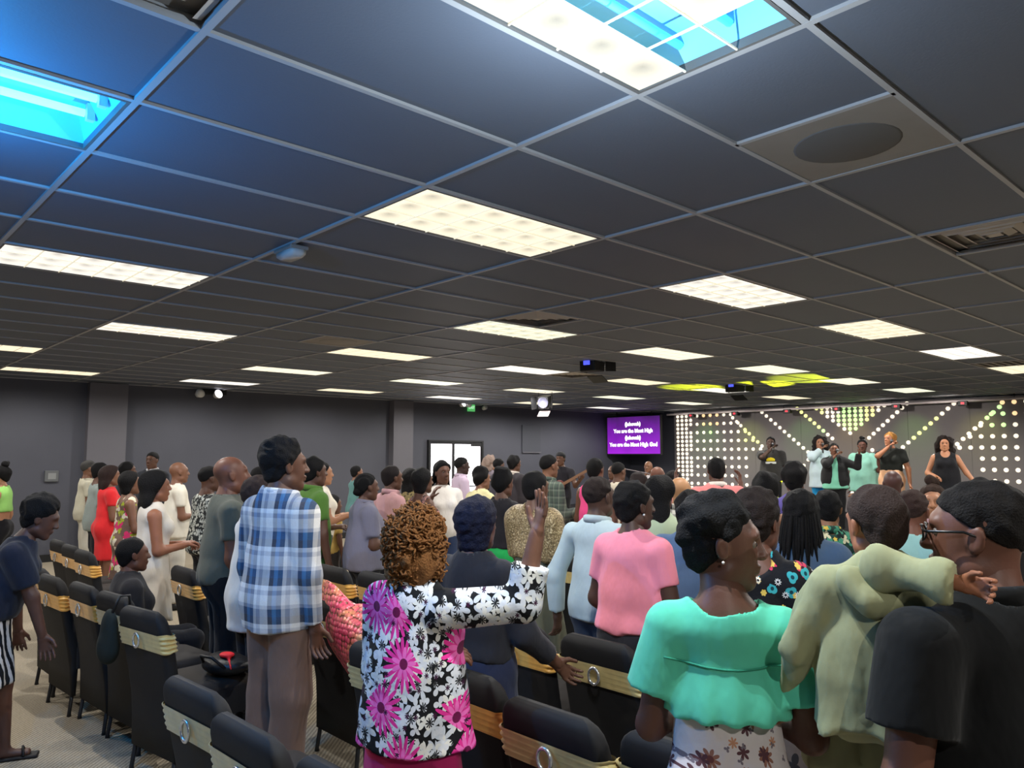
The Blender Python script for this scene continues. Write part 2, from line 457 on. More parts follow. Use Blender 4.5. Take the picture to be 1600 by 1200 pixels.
def m_lens_flat(name, tint):
    s = N(name, 0.4, 0.3); s.col(lin((200, 200, 195))); s.emit(lin(tint), LENS_E); return s.m
LENS1 = [lens_single(m_lens_flat('far_lens_%d' % i, t)) for i, t in enumerate([(255, 247, 220), (255, 240, 205), (250, 252, 222), (255, 250, 240)])]
def frame_mesh():
    mb = MB(); w, l = TB/2-0.013, TA/2-0.013; t = 0.012
    mb.box((-w, -l, 0), (w, -l+t, 0.03)).box((-w, l-t, 0), (w, l, 0.03)).box((-w, -l+t, 0), (-w+t, l-t, 0.03)).box((w-t, -l+t, 0), (w, l-t, 0.03))
    me = mb.mesh('frame'); me.materials.append(M_FRAME); return me
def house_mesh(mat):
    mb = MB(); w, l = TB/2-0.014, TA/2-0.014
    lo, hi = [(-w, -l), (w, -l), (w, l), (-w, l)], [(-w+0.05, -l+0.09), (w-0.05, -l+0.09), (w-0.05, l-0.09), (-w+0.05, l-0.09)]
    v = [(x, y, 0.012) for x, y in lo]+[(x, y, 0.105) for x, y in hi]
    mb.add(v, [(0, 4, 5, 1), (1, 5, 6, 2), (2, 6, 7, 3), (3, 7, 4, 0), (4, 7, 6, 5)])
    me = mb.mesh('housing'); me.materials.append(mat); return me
FRAME_ME = frame_mesh(); HOUSE_ME = house_mesh(M_ENAMEL); HOUSE_BL = house_mesh(M_HOUSE_B)
def rib_mesh():
    mb = MB(); cw, cl = LW/6, LL/3
    for i in range(1, 6): mb.box((-LW/2+cw*i-0.0025, -LL/2, -0.002), (-LW/2+cw*i+0.0025, LL/2, 0.004))
    for j in range(1, 3): mb.box((-LW/2, -LL/2+cl*j-0.0025, -0.002), (LW/2, -LL/2+cl*j+0.0025, 0.004))
    me = mb.mesh('rib_grid'); me.materials.append(plain('lens_rib', (226, 220, 200), 0.4, emit=(236, 224, 190), estr=0.62)); return me
RIB_ME = rib_mesh()
def lamp(parent, kind, color, watts, loc=(0, 0, -0.05), size=0.0, spot=3.05, rot=(0, 0, 0)):
    ld = bpy.data.lights.new('lamp', kind); ld.energy = watts; ld.color = color; ld.shadow_soft_size = size
    if kind == 'SPOT': ld.spot_size = spot; ld.spot_blend = 0.5 if spot > 2.9 else 1.0
    o = bpy.data.objects.new('lamp', ld); COL.objects.link(o); o.parent = parent; o.location = loc; o.rotation_euler = rot; return o
POS = {(0, 1): 'gridded troffer light in the middle of the ceiling, two panels before the blue glow', (3, 0): 'large troffer light at the top edge with blue showing through missing lens cells',
       (-4, 0): 'long troffer light below the blue fixture at the left edge', (-8, 1): 'troffer light second in line below the blue fixture at left',
       (-16, 1): 'low troffer light nearest the far left corner by the wall', (-12, 0): 'sliver of troffer light at the left edge above the far wall'}
ROWN = {0: 'rightmost', -4: 'second from the right', -8: 'third from the right', -12: 'fourth from the right', -16: 'leftmost'}
COLN = {3: 'behind the large middle troffer', 5: 'just before the black spotlight', 7: 'above the middle of the crowd', 9: 'near the stage truss', 11: 'last before the bulb wall'}
for (a, b) in LIGHTS:
    x, y = grid(a+0.5, b+0.5)
    if not (XB < x < XW and YB < y < YW): continue
    e = empty('ceiling_light', (x, y, CEIL)); d = inframe((x, y, CEIL))
    if (a, b) in POS: lab = POS[(a, b)]
    elif d is None: lab = 'troffer light in the ceiling outside the picture'
    else: lab = 'troffer light, %s in the line %s' % (ROWN.get(a, 'nearest'), COLN.get(b, 'at the left edge'))
    tag(e, lab, 'ceiling light', 'troffer lights in the black ceiling')
    vi = (abs(a)//4*3 + b) % 4
    link('frame', FRAME_ME, None, e)
    if d and d < 8.5:
        link('rib_grid', RIB_ME, None, e)
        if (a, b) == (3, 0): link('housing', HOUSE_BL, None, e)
        for i in range(6):
            for j in range(3):
                if (a, b) == (3, 0) and (j == 1 and i >= 2 or (i, j) == (5, 0)): continue
                c = link('lens_cell', CELL[vi], None, e); c.location = (-LW/2+LW/6*(i+0.5), -LL/2+LL/3*(j+0.5), 0.004)
        if (a, b) == (3, 0):
            for dy in (-0.09, 0.09): MB().tube([(-0.57, dy, 0.075), (0.57, dy, 0.075)], 0.013).build('tube', M_TUBE_W, e)
            lamp(e, 'POINT', (0.70, 0.86, 1.0), 46, (0.1, 0, -0.45))  # bare unseen lamp added under the fixture for the pale ceiling glow
    else: link('lens', LENS1[vi], None, e).location = (0, 0, 0.004)
    lamp(e, 'SPOT', (1.0, 0.97, 0.92), LAMP_W*(1.6 if b >= 9 and a <= -12 else 1.0))
# the blue open fixture
x, y = grid(BLUE[0]+0.5, BLUE[1]+0.5); e = empty('blue_tube_fixture', (x, y, CEIL))
tag(e, 'open ceiling fixture with two glowing blue tubes and no lens', 'ceiling light')
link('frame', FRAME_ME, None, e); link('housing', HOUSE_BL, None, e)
for dy in (-0.10, 0.06):
    t = MB().tube([(-0.56, dy, 0.06), (0.55, dy, 0.06)], 0.016).build('tube', M_TUBE_B, e)
    for sx in (-0.57, 0.57): MB().box((sx-0.014, dy-0.014, 0.035), (sx+0.014, dy+0.014, 0.10)).build('lamp_socket', M_WHITE, t)
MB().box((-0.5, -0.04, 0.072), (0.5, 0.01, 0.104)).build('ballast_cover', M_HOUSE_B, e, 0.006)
lamp(e, 'POINT', (0.02, 0.36, 1.0), 95, (0, 0, -0.42))  # unseen lamp hung below the fixture, added for the blue on the ceiling
lamp(e, 'POINT', (0.05, 0.6, 1.0), 2.2, (0, 0, 0.03))

# grilles and diffusers set into the ceiling
HALF_L = {(3, 1.5): 'wide perforated return air panel with a dark round duct behind it', (-3, 3.0): 'square louvred air diffuser behind the middle troffer', (-7, 2.5): 'flat grey perforated panel in the left ceiling', (3, 3.0): 'square louvred air diffuser at the right edge', (2, -0.5): 'square louvred air diffuser at the top left corner', (-8, 6.0): 'small louvred air diffuser above the far crowd', (0, 8.5): 'narrow slatted air grille by the stage at right'}
for (a, b), kind in HALF.items():
    x, y = grid(a+0.5, b+0.25); w, l = TB/4-0.013, TA/2-0.013; e = empty('air_'+('grille' if kind != 'diffuser' else 'diffuser'), (x, y, CEIL))
    tag(e, HALF_L[(a, b)], 'air vent')
    if kind == 'grille':
        MB().box((-w, -l, 0.004), (w, l, 0.012)).build('perforated_plate', M_GRILLE, e)
        MB().lathe([(0.0, 0.0), (0.19, 0.0), (0.20, 0.003), (0.20, 0.006)], 28).build('duct_shadow', M_GRILLE_D if a == 3 else M_GRILLE, e).location = (0, 0, 0.001)
    elif kind == 'strip':
        for k in range(6): MB().box((-w, -l+2*l/6*k+0.02, 0.0), (w, -l+2*l/6*k+0.06, 0.012)).build('slat', M_GRILLE, e)
        MB().box((-w, -l, 0.03), (w, l, 0.04)).build('backing', M_GRILLE_D, e)
    else:
        MB().box((-w, -l, 0.034), (w, l, 0.044)).build('backing', M_GRILLE, e)
        for k in range(4):
            s1, s2 = 1-0.23*k, 1-0.23*k-0.13; z1, z2 = 0.026, 0.002
            v = [(sx*w*s1, sy*l*s1, z1) for sx, sy in ((-1,-1),(1,-1),(1,1),(-1,1))]+[(sx*w*s2, sy*l*s2, z2) for sx, sy in ((-1,-1),(1,-1),(1,1),(-1,1))]
            MB().add(v, [(0, 4, 5, 1), (1, 5, 6, 2), (2, 6, 7, 3), (3, 7, 4, 0)]).build('louvre_ring', M_LOUVRE, e)
        MB().box((-w*0.12, -l*0.12, 0.006), (w*0.12, l*0.12, 0.02)).build('centre_plate', M_LOUVRE, e)

# ---------------- ceiling devices
p = atZ(455, 388, CEIL); e = empty('emergency_lamp', p, 0.0); tag(e, 'clear plastic emergency lamp fixed on the ceiling grid at left', 'emergency light')
MB().box((-0.06, -0.11, -0.025), (0.06, 0.11, 0.0)).build('base_plate', M_GRILLE, e, 0.008)
MB().rings([[(sx*0.05*k, sy*0.095*k, z) for sx, sy in ((-1,-1),(-.5,-1.1),(.5,-1.1),(1,-1),(1.1,0),(1,1),(.5,1.1),(-.5,1.1),(-1,1),(-1.1,0))] for k, z in ((1, -0.024), (0.95, -0.05), (0.7, -0.066))]).build('clear_cover', plain('clear_cover', (190, 190, 188), 0.25, 0.6), e)
def stage_light(px, py, d, lab, rz, pitch, name='stage_light', lit=False, s=1.0):
    p = at(px, py, d); e = empty(name, p, rz); tag(e, lab, 'stage light', 'stage lights hung from the ceiling')
    Mx = Matrix.Rotation(pitch, 4, 'Y')
    MB().box((-0.11*s, -0.09*s, -0.10*s), (0.11*s, 0.09*s, 0.10*s), Mx).build('body', M_BLACKP, e, 0.012*s)
    f = MB().lathe([(0.0, 0.10*s), (0.085*s, 0.10*s), (0.09*s, 0.125*s), (0.08*s, 0.125*s), (0.07*s, 0.112*s), (0.0, 0.112*s)], 18, Mx @ Matrix.Rotation(math.pi/2, 4, 'Y'))
    f.build('lens_ring', plain('dark_lens', (70, 70, 84), 0.2, 0.6), e)
    for sy in (-1, 1):
        MB().box((0.10*s, sy*0.10*s-0.004, -0.10*s), (0.24*s, sy*0.10*s+0.004, 0.10*s), Mx @ Matrix.Rotation(sy*0.35, 4, 'Z')).build('barn_door', M_BLACKP, e)
    MB().box((0.10*s, -0.09*s, -0.115*s), (0.25*s, 0.09*s, -0.107*s), Mx @ Matrix.Rotation(0.45, 4, 'Y')).build('barn_door', M_BLACKP if not lit else plain('lit_flap', (240, 225, 225), 0.5, emit=(255, 230, 225), estr=0.7), e)  # lit flap: the light falling on it is put in as emission
    MB().tube([(0, -0.115*s, 0), (0, -0.115*s, 0.16*s), (0, 0.115*s, 0.16*s), (0, 0.115*s, 0)], 0.008).build('yoke', M_BLACK, e)
    MB().tube([(0, 0, 0.16*s), (0, 0, CEIL-p[2])], 0.012).build('hanger', M_BLACK, e)
    MB().box((-0.118*s, -0.045, -0.04), (-0.109*s, 0.045, 0.03), Mx).build('display', plain('blue_display', (70, 80, 230), 0.4, emit=(80, 90, 255), estr=1.4), e)
stage_light(925, 566, 10.2, 'black barn-door stage light with blue display in the middle of the ceiling', 0.2, -0.05, s=1.25)
stage_light(1148, 601, 13.5, 'black stage light with blue display beside the yellow light streaks', 0.1, -0.05, s=1.3)
stage_light(852, 628, 15.0, 'pale stage light with pink lit flap above the door wall', 3.6, 0.2, lit=True, s=1.2)
p = at(1541, 518, 9.3); e = empty('hanging_microphone', p); tag(e, 'small black microphone hanging from the ceiling at right', 'microphone')
MB().tube([(0, 0, 0), (0, 0, CEIL-p[2])], 0.004).build('cable', M_BLACK, e)
MB().lathe([(0.0, -0.24), (0.03, -0.235), (0.03, -0.2), (0.018, -0.19), (0.018, -0.04), (0.022, -0.03), (0.022, 0.0), (0.0, 0.004)], 12).build('capsule', M_BLACKP, e)
MB().lathe([(0.0, -0.03), (0.024, -0.02), (0.024, 0.02), (0.0, 0.03)], 12).build('collar', M_WHITE, e).location = (0, 0, 0.02)

# ---------------- things on the door wall
M_GLOW = plain('lamp_glow', (255, 255, 255), 0.4, emit=(255, 250, 255), estr=3.0)
def emergency(px, py, lab, heads, sign=False):
    p = atY(px, py, YW-0.06); e = empty('wall_emergency_light', p, 0); tag(e, lab, 'emergency light')
    MB().box((-0.22, -0.04, 0.0), (0.22, 0.06, 0.10)).build('housing', M_BLACK, e, 0.01)
    for hx, on in heads:
        Mx = Matrix.Translation((hx, -0.08, 0.0)) @ Matrix.Rotation(math.radians(70), 4, 'X') @ Matrix.Rotation(0.25, 4, 'Y')
        MB().lathe([(0.0, -0.07), (0.05, -0.06), (0.085, 0.02), (0.085, 0.045)], 16, Mx).build('lamp_head', M_WHITE, e)
        MB().lathe([(0.0, 0.05), (0.08, 0.046), (0.08, 0.04)], 16, Mx).build('lamp_lens', M_GLOW if on else M_WHITE, e)
    return p
emergency(335, 617, 'lit emergency light high on the dark wall above the seated rows', [(0.02, True), (-0.62*0.5, False)])
emergency(727, 632, 'twin head emergency light above the bright door, left head lit', [(-0.16, True), (0.02, False)])
p = atY(737, 637, YW-0.1); e = empty('exit_sign', p); tag(e, 'small green lit exit sign above the bright door', 'exit sign')
MB().box((-0.10, 0, -0.09), (0.11, 0.05, 0.09)).build('sign_box', plain('exit_green', (110, 200, 120), 0.4, emit=(95, 205, 115), estr=0.55), e, 0.006)
def text(body, size, mat, parent, M, name='lettering', extrude=0.002, bold=0.0):
    cu = bpy.data.curves.new(name, 'FONT'); cu.body = body; cu.size = size; cu.align_x = 'CENTER'; cu.align_y = 'CENTER'; cu.extrude = extrude; cu.offset = bold; cu.resolution_u = 3
    tmp = bpy.data.objects.new('tmp', cu); COL.objects.link(tmp); dg = bpy.context.evaluated_depsgraph_get(); me = bpy.data.meshes.new_from_object(tmp.evaluated_get(dg)); bpy.data.objects.remove(tmp)
    me.materials.clear(); me.materials.append(mat); o = bpy.data.objects.new(name, me); COL.objects.link(o); o.parent = parent; o.matrix_local = M; return o
text('EXIT', 0.09, plain('exit_text', (225, 255, 230), 0.5, emit=(225, 255, 230), estr=0.9), e, Matrix.Translation((0, -0.004, 0)) @ Matrix.Rotation(math.pi/2, 4, 'X'))
p = atY(757, 637, YW-0.08); e = empty('emergency_head', p); tag(e, 'small pale emergency light head right of the exit sign', 'spotlight')  # right-hand head of the emergency light
MB().lathe([(0.0, -0.06), (0.05, -0.05), (0.06, 0.04), (0.055, 0.06), (0.0, 0.055)], 14, Matrix.Rotation(1.3, 4, 'X')).build('head', M_WHITE, e)
MB().box((-0.02, -0.01, 0.0), (0.02, 0.07, 0.09)).build('bracket', M_BLACK, e)
# bright double door
xl, xm, xr, zt = atY(669, 691, YW)[0], atY(706, 691, YW)[0], atY(750, 692, YW)[0], 2.04
dr = empty('door_1', (xl, YW-0.02, 0)); struct(dr); dr['label'] = 'glazed double door flooded with daylight'
w1, w2 = xm-xl, xr-xl
fr = MB(); fr.box((-0.035, -0.06, 0), (0.0, 0.02, zt+0.04)).box((w2, -0.06, 0), (w2+0.05, 0.02, zt+0.04)).box((0, -0.06, zt), (w2, 0.02, zt+0.04)).build('door_frame', M_BLACK, dr)
M_DAY = plain('daylight_pane', (255, 255, 255), 0.3, emit=(255, 248, 255), estr=2.6)
def leaf(x0, x1, rot, name):
    W = x1-x0; l = MB().box((0, -0.045, 0), (0.035, 0, zt-0.01)).box((W-0.035, -0.045, 0), (W, 0, zt-0.01)).box((0.035, -0.045, zt-0.05), (W-0.035, 0, zt-0.01)).box((0.035, -0.045, 0), (W-0.035, 0, 0.25)).build(name, M_BLACK, dr)
    l.location = (x0, 0, 0); l.rotation_euler = (0, 0, rot)
    MB().box((0.035, -0.028, 0.25), (W-0.035, -0.02, zt-0.05)).build('pane', M_DAY, l)
    MB().tube([(0.09, -0.09, 1.0), (W-0.09, -0.09, 1.0)], 0.015).build('push_bar', M_BLACK, l)
leaf(0.0, w1, 0.0, 'door_leaf'); leaf(w1, w2, 0.0, 'door_leaf')
MB().box((w2-0.35, -0.10, zt-0.10), (w2-0.05, -0.05, zt-0.02)).build('door_closer', M_BLACK, dr)
# wall panel and thermostat-like box
p0, p1 = atY(815, 664, YW), atY(844, 706, YW)
e = empty('wall_panel', (p0[0], YW-0.03, p1[2])); tag(e, 'dark framed panel on the wall right of the door', 'wall panel')
MB().box((0, 0, 0), (p1[0]-p0[0], 0.03, p0[2]-p1[2])).build('board', m_paint('panel_paint', (70, 72, 80)), e, 0.006)
MB().box((0, -0.015, -0.03), (p1[0]-p0[0], 0.02, 0.0)).build('ledge', M_COLUMN, e)
p = atY(80, 744, YW); e = empty('wall_box', (p[0], YW-0.04, p[2])); tag(e, 'small black control box on the far left wall', 'wall box')
MB().box((-0.10, 0, -0.09), (0.10, 0.05, 0.09)).build('case', plain('box_grey', (92, 94, 96), 0.5, noise=.1), e, 0.008); MB().box((-0.055, -0.006, -0.05), (0.06, 0.0, 0.05)).build('cover', plain('box_face', (128, 130, 130), 0.5), e)

# ---------------- stage, bulb wall, screen
slab('trim_3', (11.9, 3.0, 0), (XW, YW-0.3, 0.45), M_STAGE)
XL = 17.72
wallp = empty('bulb_backdrop', (XL, 0, 0.45)); tag(wallp, 'charcoal stage backdrop studded with rows of glowing round bulbs', 'stage backdrop')
for k in range(8):
    y1 = 12.62-k*1.22; y0 = y1-1.215
    MB().box((0.0, y0, 0), (0.05, y1, CEIL-0.45-0.02)).build('panel', m_paint('backdrop_paint', (112, 106, 106)) if k == 0 else bpy.data.materials['backdrop_paint'], wallp)
M_BULB = plain('warm_bulb', (255, 246, 228), 0.4, emit=(255, 242, 220), estr=0.98)
bulb = MB().lathe([(0.0, 0.040), (0.030, 0.032), (0.043, 0.014), (0.045, 0.0)], 10, Matrix.Rotation(-math.pi/2, 4, 'Y')).mesh('bulb'); bulb.materials.append(M_BULB)
B = set()
def bp(y, z): B.add((round(y, 3), round(z, 3)))
YC = 7.78
for side in (0, 1):
    mi = (lambda y: y) if side == 0 else (lambda y: 2*YC-y)
    for i in range(10):
        z = 2.79-0.225*i; lim = max(10.86-0.225*min(i, 4), 0) if i < 4 else (9.96 if i == 4 else 10.30)
        cols = [12.50, 12.36, 12.22, 12.08]+[11.88-0.205*k for k in range(10)]
        for y in cols:
            if y >= lim-0.03 and mi(y) > 4.2: bp(mi(y), z)
        if i < 9:
            for q, y in enumerate([12.50, 12.36, 12.22, 12.08]):
                if (q < 3 or i % 3 != 1) and mi(y) > 4.2: bp(mi(y), z-0.1125)
    for k in range(8): bp(mi(10.80-0.115*k), 2.70-0.105*k)
    for k in range(11): bp(mi(9.97-0.117*k), 2.81-0.10*k)
    bp(mi(8.80), 1.63); bp(mi(8.92), 1.49)
    for k in range(9): bp(mi(9.04-0.105*k), 2.86-0.092*k)
    for z in (1.85, 1.66, 1.30, 1.10): bp(mi(7.30), z)
for r in range(7):
    n = 13-2*r
    for k in range(n): bp(YC+(k-(n-1)/2)*0.13, 2.84-0.1*r)
for k in range(5): bp(YC, 1.12-0.12*k)
B = sorted(B, key=lambda q: -q[1])
print('bulbs', len(B))
rest = MB()
LASER_TINT = {}  # coloured laser light on nearby bulbs, put into their own glow
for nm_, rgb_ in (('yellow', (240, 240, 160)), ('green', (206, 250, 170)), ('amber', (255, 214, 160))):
    me = bulb.copy(); me.materials.clear(); me.materials.append(plain('bulb_'+nm_, rgb_, .4, emit=rgb_, estr=1.1)); LASER_TINT[nm_] = me
LASER_SPOTS = [(11.5, 2.75, .30, 'amber'), (11.45, 2.55, .22, 'green'), (10.25, 2.3, .34, 'yellow'), (8.75, 2.60, .42, 'yellow'), (7.75, 2.60, .30, 'green'), (7.55, 2.70, .30, 'yellow'), (7.35, 2.72, .16, 'amber'), (6.15, 2.3, .35, 'yellow'), (8.5, 2.4, .2, 'green'), (4.85, 2.55, .28, 'green'), (4.6, 2.6, .26, 'amber')]
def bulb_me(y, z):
    for y0, z0, r, nm_ in LASER_SPOTS:
        if (y-y0)**2+(z-z0)**2 < r*r: return LASER_TINT[nm_]
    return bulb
for i, (y, z) in enumerate(B):
    if i < 300: o = link('bulb', bulb_me(y, z), None, wallp); o.location = (0.0, y, z-0.45)
    else: rest.add([(v.co.x, v.co.y+y, v.co.z+z-0.45) for v in bulb.vertices], [tuple(p.vertices) for p in bulb.polygons], True)
if rest.v: ro = rest.build('bulb_rows', M_BULB, wallp); ro['kind'] = 'stuff'
e = empty('truss_bar', (XL-0.35, 8.2, CEIL-0.10)); tag(e, 'thin metal lighting bar along the top of the bulb backdrop', 'lighting bar')
MB().tube([(0, -4.6, 0), (0, 4.4, 0)], 0.026).build('pipe', plain('bar_metal', (235, 222, 222), 0.4, 0.5), e)
for k, yy in enumerate((3.6, 2.3, 0.9, -0.3, -1.6, -2.9)):
    u = MB().box((-0.07, yy-0.09, -0.10), (0.07, yy+0.09, -0.005)).build('laser_unit', M_BLACKP, e, 0.01)
    MB().box((-0.075, yy-0.03, -0.07), (-0.068, yy+0.03, -0.03)).build('red_indicator', plain('red_led', (230, 40, 50), 0.4, emit=(255, 40, 60), estr=1.2), u)
    cols = [(0.2, 1, 0.15), (0.75, 1, 0.1), (0.3, 1, 0.2), (1, 0.7, 0.15), (0.4, 1, 0.2), (0.9, 0.9, 0.15)]
    lamp(e, 'SPOT', (1.0, .92, .86), 26, (-0.9, yy+0.2, 0.0), 0.0, 2.0, (0, math.radians(-62), 0))  # white fill added to brighten the backdrop, no fitting of its own
    lamp(e, 'SPOT', cols[k], 24, (-0.55, yy-0.2, 0.02), 0.03, 1.1, (0, math.radians(-48), 0))
for k, yy in enumerate((-3.8, -1.5, 1.0, 3.2)): MB().tube([(0, yy, 0), (0, yy, 0.10)], 0.008).build('hanger', M_BLACK, e)
# screen
xs = 16.9; q0, q1 = atX(947, 656, xs), atX(1031, 646, xs); b0, b1 = atX(950, 710, xs), atX(1034, 708, xs)
ycm = (q0[1]+b1[1])/2; zc = (q0[2]+b0[2]+q1[2]+b1[2])/4; W = abs(q0[1]-q1[1])*0.97; Hh = (q1[2]-b1[2]+q0[2]-b0[2])/2
e = empty('lyric_screen', (xs, ycm, zc)); tag(e, 'purple lyric screen with white words hung beside the bulb backdrop', 'screen')
MB().box((0.0, -W/2-0.03, -Hh/2-0.03), (0.07, W/2+0.03, Hh/2+0.03)).build('casing', M_BLACKP, e, 0.01)
s = N('screen_purple', 0.3, 0.4); o_ = s.obj(); xx, yy_, zz = s.sep(o_)
cc = s.ramp(s.math('ADD', s.math('MULTIPLY_ADD', zz, 0.55, 0.5), s.math('MULTIPLY', s.noise(o_, 3.0, 3), 0.25)), [(0.25, lin((178, 40, 232))), (0.62, lin((128, 30, 180))), (0.95, lin((66, 32, 92)))])
s.col(lin((20, 10, 26))); s.l(cc, s.b.inputs['Emission Color']); s.b.inputs['Emission Strength'].default_value = 1.0
pn = MB().box((-0.004, -W/2, -Hh/2), (0.0, W/2, Hh/2)).build('display', s.m, e)
M_TXT = plain('screen_text', (255, 255, 255), 0.5, emit=(255, 255, 255), estr=1.1)
for i, t in enumerate(['(Jehovah)', 'You are the Most High', '(Jehovah)', 'You are the Most High God']):
    text(t, 0.145, M_TXT, e, Matrix.Translation((-0.008, 0, Hh*(0.30-0.185*i))) @ Matrix.Rotation(-math.pi/2, 4, 'Z') @ Matrix.Rotation(math.pi/2, 4, 'X'), bold=0.006)
MB().tube([(0.05, -W/3, Hh/2), (0.05, -W/3, CEIL-zc)], 0.015).tube([(0.05, W/3, Hh/2), (0.05, W/3, CEIL-zc)], 0.015).build('hanger', M_BLACK, e)
# unseen floor washes, added to throw the lasers' yellow streaks on the ceiling
def wash(px, d, tgt, lab, col, watts, spot):
    p = at(px, 760, d); p[2] = 0.45; e = empty('floor_wash_light', p); tag(e, lab, 'stage light')
    MB().lathe([(0.0, 0.0), (0.11, 0.0), (0.12, 0.16), (0.10, 0.17), (0.0, 0.15)], 14).build('can', M_BLACKP, e)
    MB().box((-0.14, -0.14, 0.0), (0.14, 0.14, 0.02)).build('base', M_BLACKP, e)
    v = Vector(tgt)-Vector(p)-Vector((0, 0, .2)); lo = lamp(e, 'SPOT', col, watts, (0, 0, 0.2), 0.01, spot); lo.rotation_euler = v.to_track_quat('-Z', 'Y').to_euler(); lo.data.spot_blend = 0.5
wash(1165, 15.5, atZ(1085, 607, CEIL), 'unseen stage floor light casting a yellow streak on the ceiling left', (0.95, 1, 0.02), 2600, 0.36)
wash(1240, 15.0, atZ(1195, 602, CEIL), 'unseen stage floor light casting a yellow streak on the ceiling middle', (0.95, 1, 0.02), 2600, 0.34)
wash(1345, 14.6, atZ(1262, 594, CEIL), 'unseen stage floor light casting a yellow streak on the ceiling right', (0.9, 1, 0.05), 1800, 0.30)
# ================================================================== chairs
M_SPANDEX = plain('black_stretch_cover', (29, 28, 29), 0.7, 0.3, noise=0.2, nscale=5, bump=0.15, bscale=7)
M_SEAT = plain('black_seat_cover', (44, 40, 38), 0.75, 0.25, noise=0.2, nscale=5, bump=0.15, bscale=6)
M_LEG = plain('chair_leg_metal', (52, 52, 54), 0.4, 0.5, 0.5)
M_RING = plain('silver_ring', (215, 215, 215), 0.2, 0.6, 0.8)
def m_gold(name, rgb):
    s = N(name, 0.42, 0.5); o = s.obj(); c = lin(rgb)
    f = s.noise(o, 20, 3); s.col(s.mix(f, tuple(v*0.75 for v in c[:3])+(1,), tuple(min(1, v*1.2) for v in c[:3])+(1,)))
    s.b.inputs['Sheen Weight'].default_value = 0.2; return s.m
M_GOLD = [m_gold('gold_satin', (222, 180, 100)), m_gold('amber_satin', (230, 172, 78)), m_gold('pale_gold_satin', (208, 184, 120))]
def rrect(w, d, r, n=5):
    pts = []
    for cx, cy, a0 in ((w/2-r, d/2-r, 0), (-w/2+r, d/2-r, 90), (-w/2+r, -d/2+r, 180), (w/2-r, -d/2+r, 270)):
        for k in range(n+1):
            a = math.radians(a0+90*k/n); pts.append((cx+r*math.cos(a), cy+r*math.sin(a)))
    return pts
BW, BD = 0.455, 0.075                                      # back width, thickness
def back_x(z): return -0.20-(z-0.45)*0.20                   # the back leans away from the seat
def make_chair():
    e = empty('banquet_chair', (0, 0, 0))
    rings = []
    prof = [(0.13, 1.05, 0.4), (0.30, 1.02, 0.7), (0.42, 0.99, 1.0), (0.55, 0.98, 1.0), (0.70, 1.0, 1.0), (0.80, 1.0, 0.98), (0.85, 0.985, 0.94), (0.885, 0.95, 0.82), (0.905, 0.89, 0.62), (0.915, 0.80, 0.36), (0.918, 0.70, 0.2)]
    for z, kw, kd in prof:
        arch = max(0.0, (z-0.72)/0.188)
        rings.append([(back_x(max(z, 0.40))+q, p, z-0.055*arch*abs(p/(BW/2))**2.2) for p, q in rrect(BW*kw, max(BD*kd, 0.02), min(0.033, BD*kd*0.45), 7)])
    MB().rings(rings).build('back_cover', M_SPANDEX, e)
    rings = []
    for z, k in [(0.385, 0.90), (0.39, 0.96), (0.41, 0.99), (0.45, 0.985), (0.475, 0.94), (0.485, 0.82)]:
        rings.append([(0.03+p*k, q*k, z) for p, q in rrect(0.47, 0.46, 0.05)])
    st = MB().rings(rings).build('seat', M_SEAT, e)
    sk = []
    for z, k in [(0.44, 1.0), (0.36, 1.015), (0.27, 1.03)]:
        sk.append([(0.03+p*k, q*k, z+0.03*abs(math.sin(q*7))*(z < 0.4)) for p, q in rrect(0.47, 0.46, 0.05)])
    MB().rings(sk, cap=False).build('seat_skirt', M_SPANDEX, st)
    for sx, sy in ((-1, -1), (-1, 1), (1, -1), (1, 1)):
        x0 = 0.03+sx*0.19; x1 = 0.03+sx*0.235
        MB().tube([(x0, sy*0.19, 0.40), (x1, sy*0.215, 0.02), (x1, sy*0.215, 0.0)], [0.014, 0.012, 0.015], 8).build('leg', M_LEG, e)
    for sx in (-1, 1): MB().tube([(0.03+sx*0.205, -0.195, 0.27), (0.03+sx*0.205, 0.195, 0.27)], 0.010, 8).build('stretcher', M_LEG, e)
    # gathered sash round the back
    per = rrect(BW+0.012, BD+0.014, 0.034, 6); n = len(per); rows = 25; v = []; f = []
    for p, q in per:
        rear = q < 0; t = min(1, abs(p)/(BW/2))
        half = 0.016+0.036*t**1.1 if rear else 0.045
        for r in range(rows):
            u = r/(rows-1)*2-1; z = 0.735+u*half
            rip = 0.0075*math.cos(u*math.pi*4.2+p*7)*(1 if abs(u) < 0.95 else 0)
            out = (0.008+rip) if r not in (0, rows-1) else 0.002
            nx, ny = (0, math.copysign(1, q)) if abs(p) < BW/2-0.03 else (math.copysign(1, p), 0)
            v.append((back_x(z)+q+ny*out, p+nx*out, z))
    for i in range(n):
        for r in range(rows-1): f.append((i*rows+r, ((i+1) % n)*rows+r, ((i+1) % n)*rows+r+1, i*rows+r+1))
    sash = MB().add(v, f, True).build('sash', M_GOLD[0], e)
    Mx = Matrix.Translation((back_x(0.735)-BD/2-0.024, 0, 0.735)) @ Matrix.Rotation(math.pi/2, 4, 'Y')
    MB().torus(0.030, 0.0065, 22, 8, Mx, 1.15).build('ring', M_RING, sash)
    return e
PROTO = make_chair()
_first = [True]
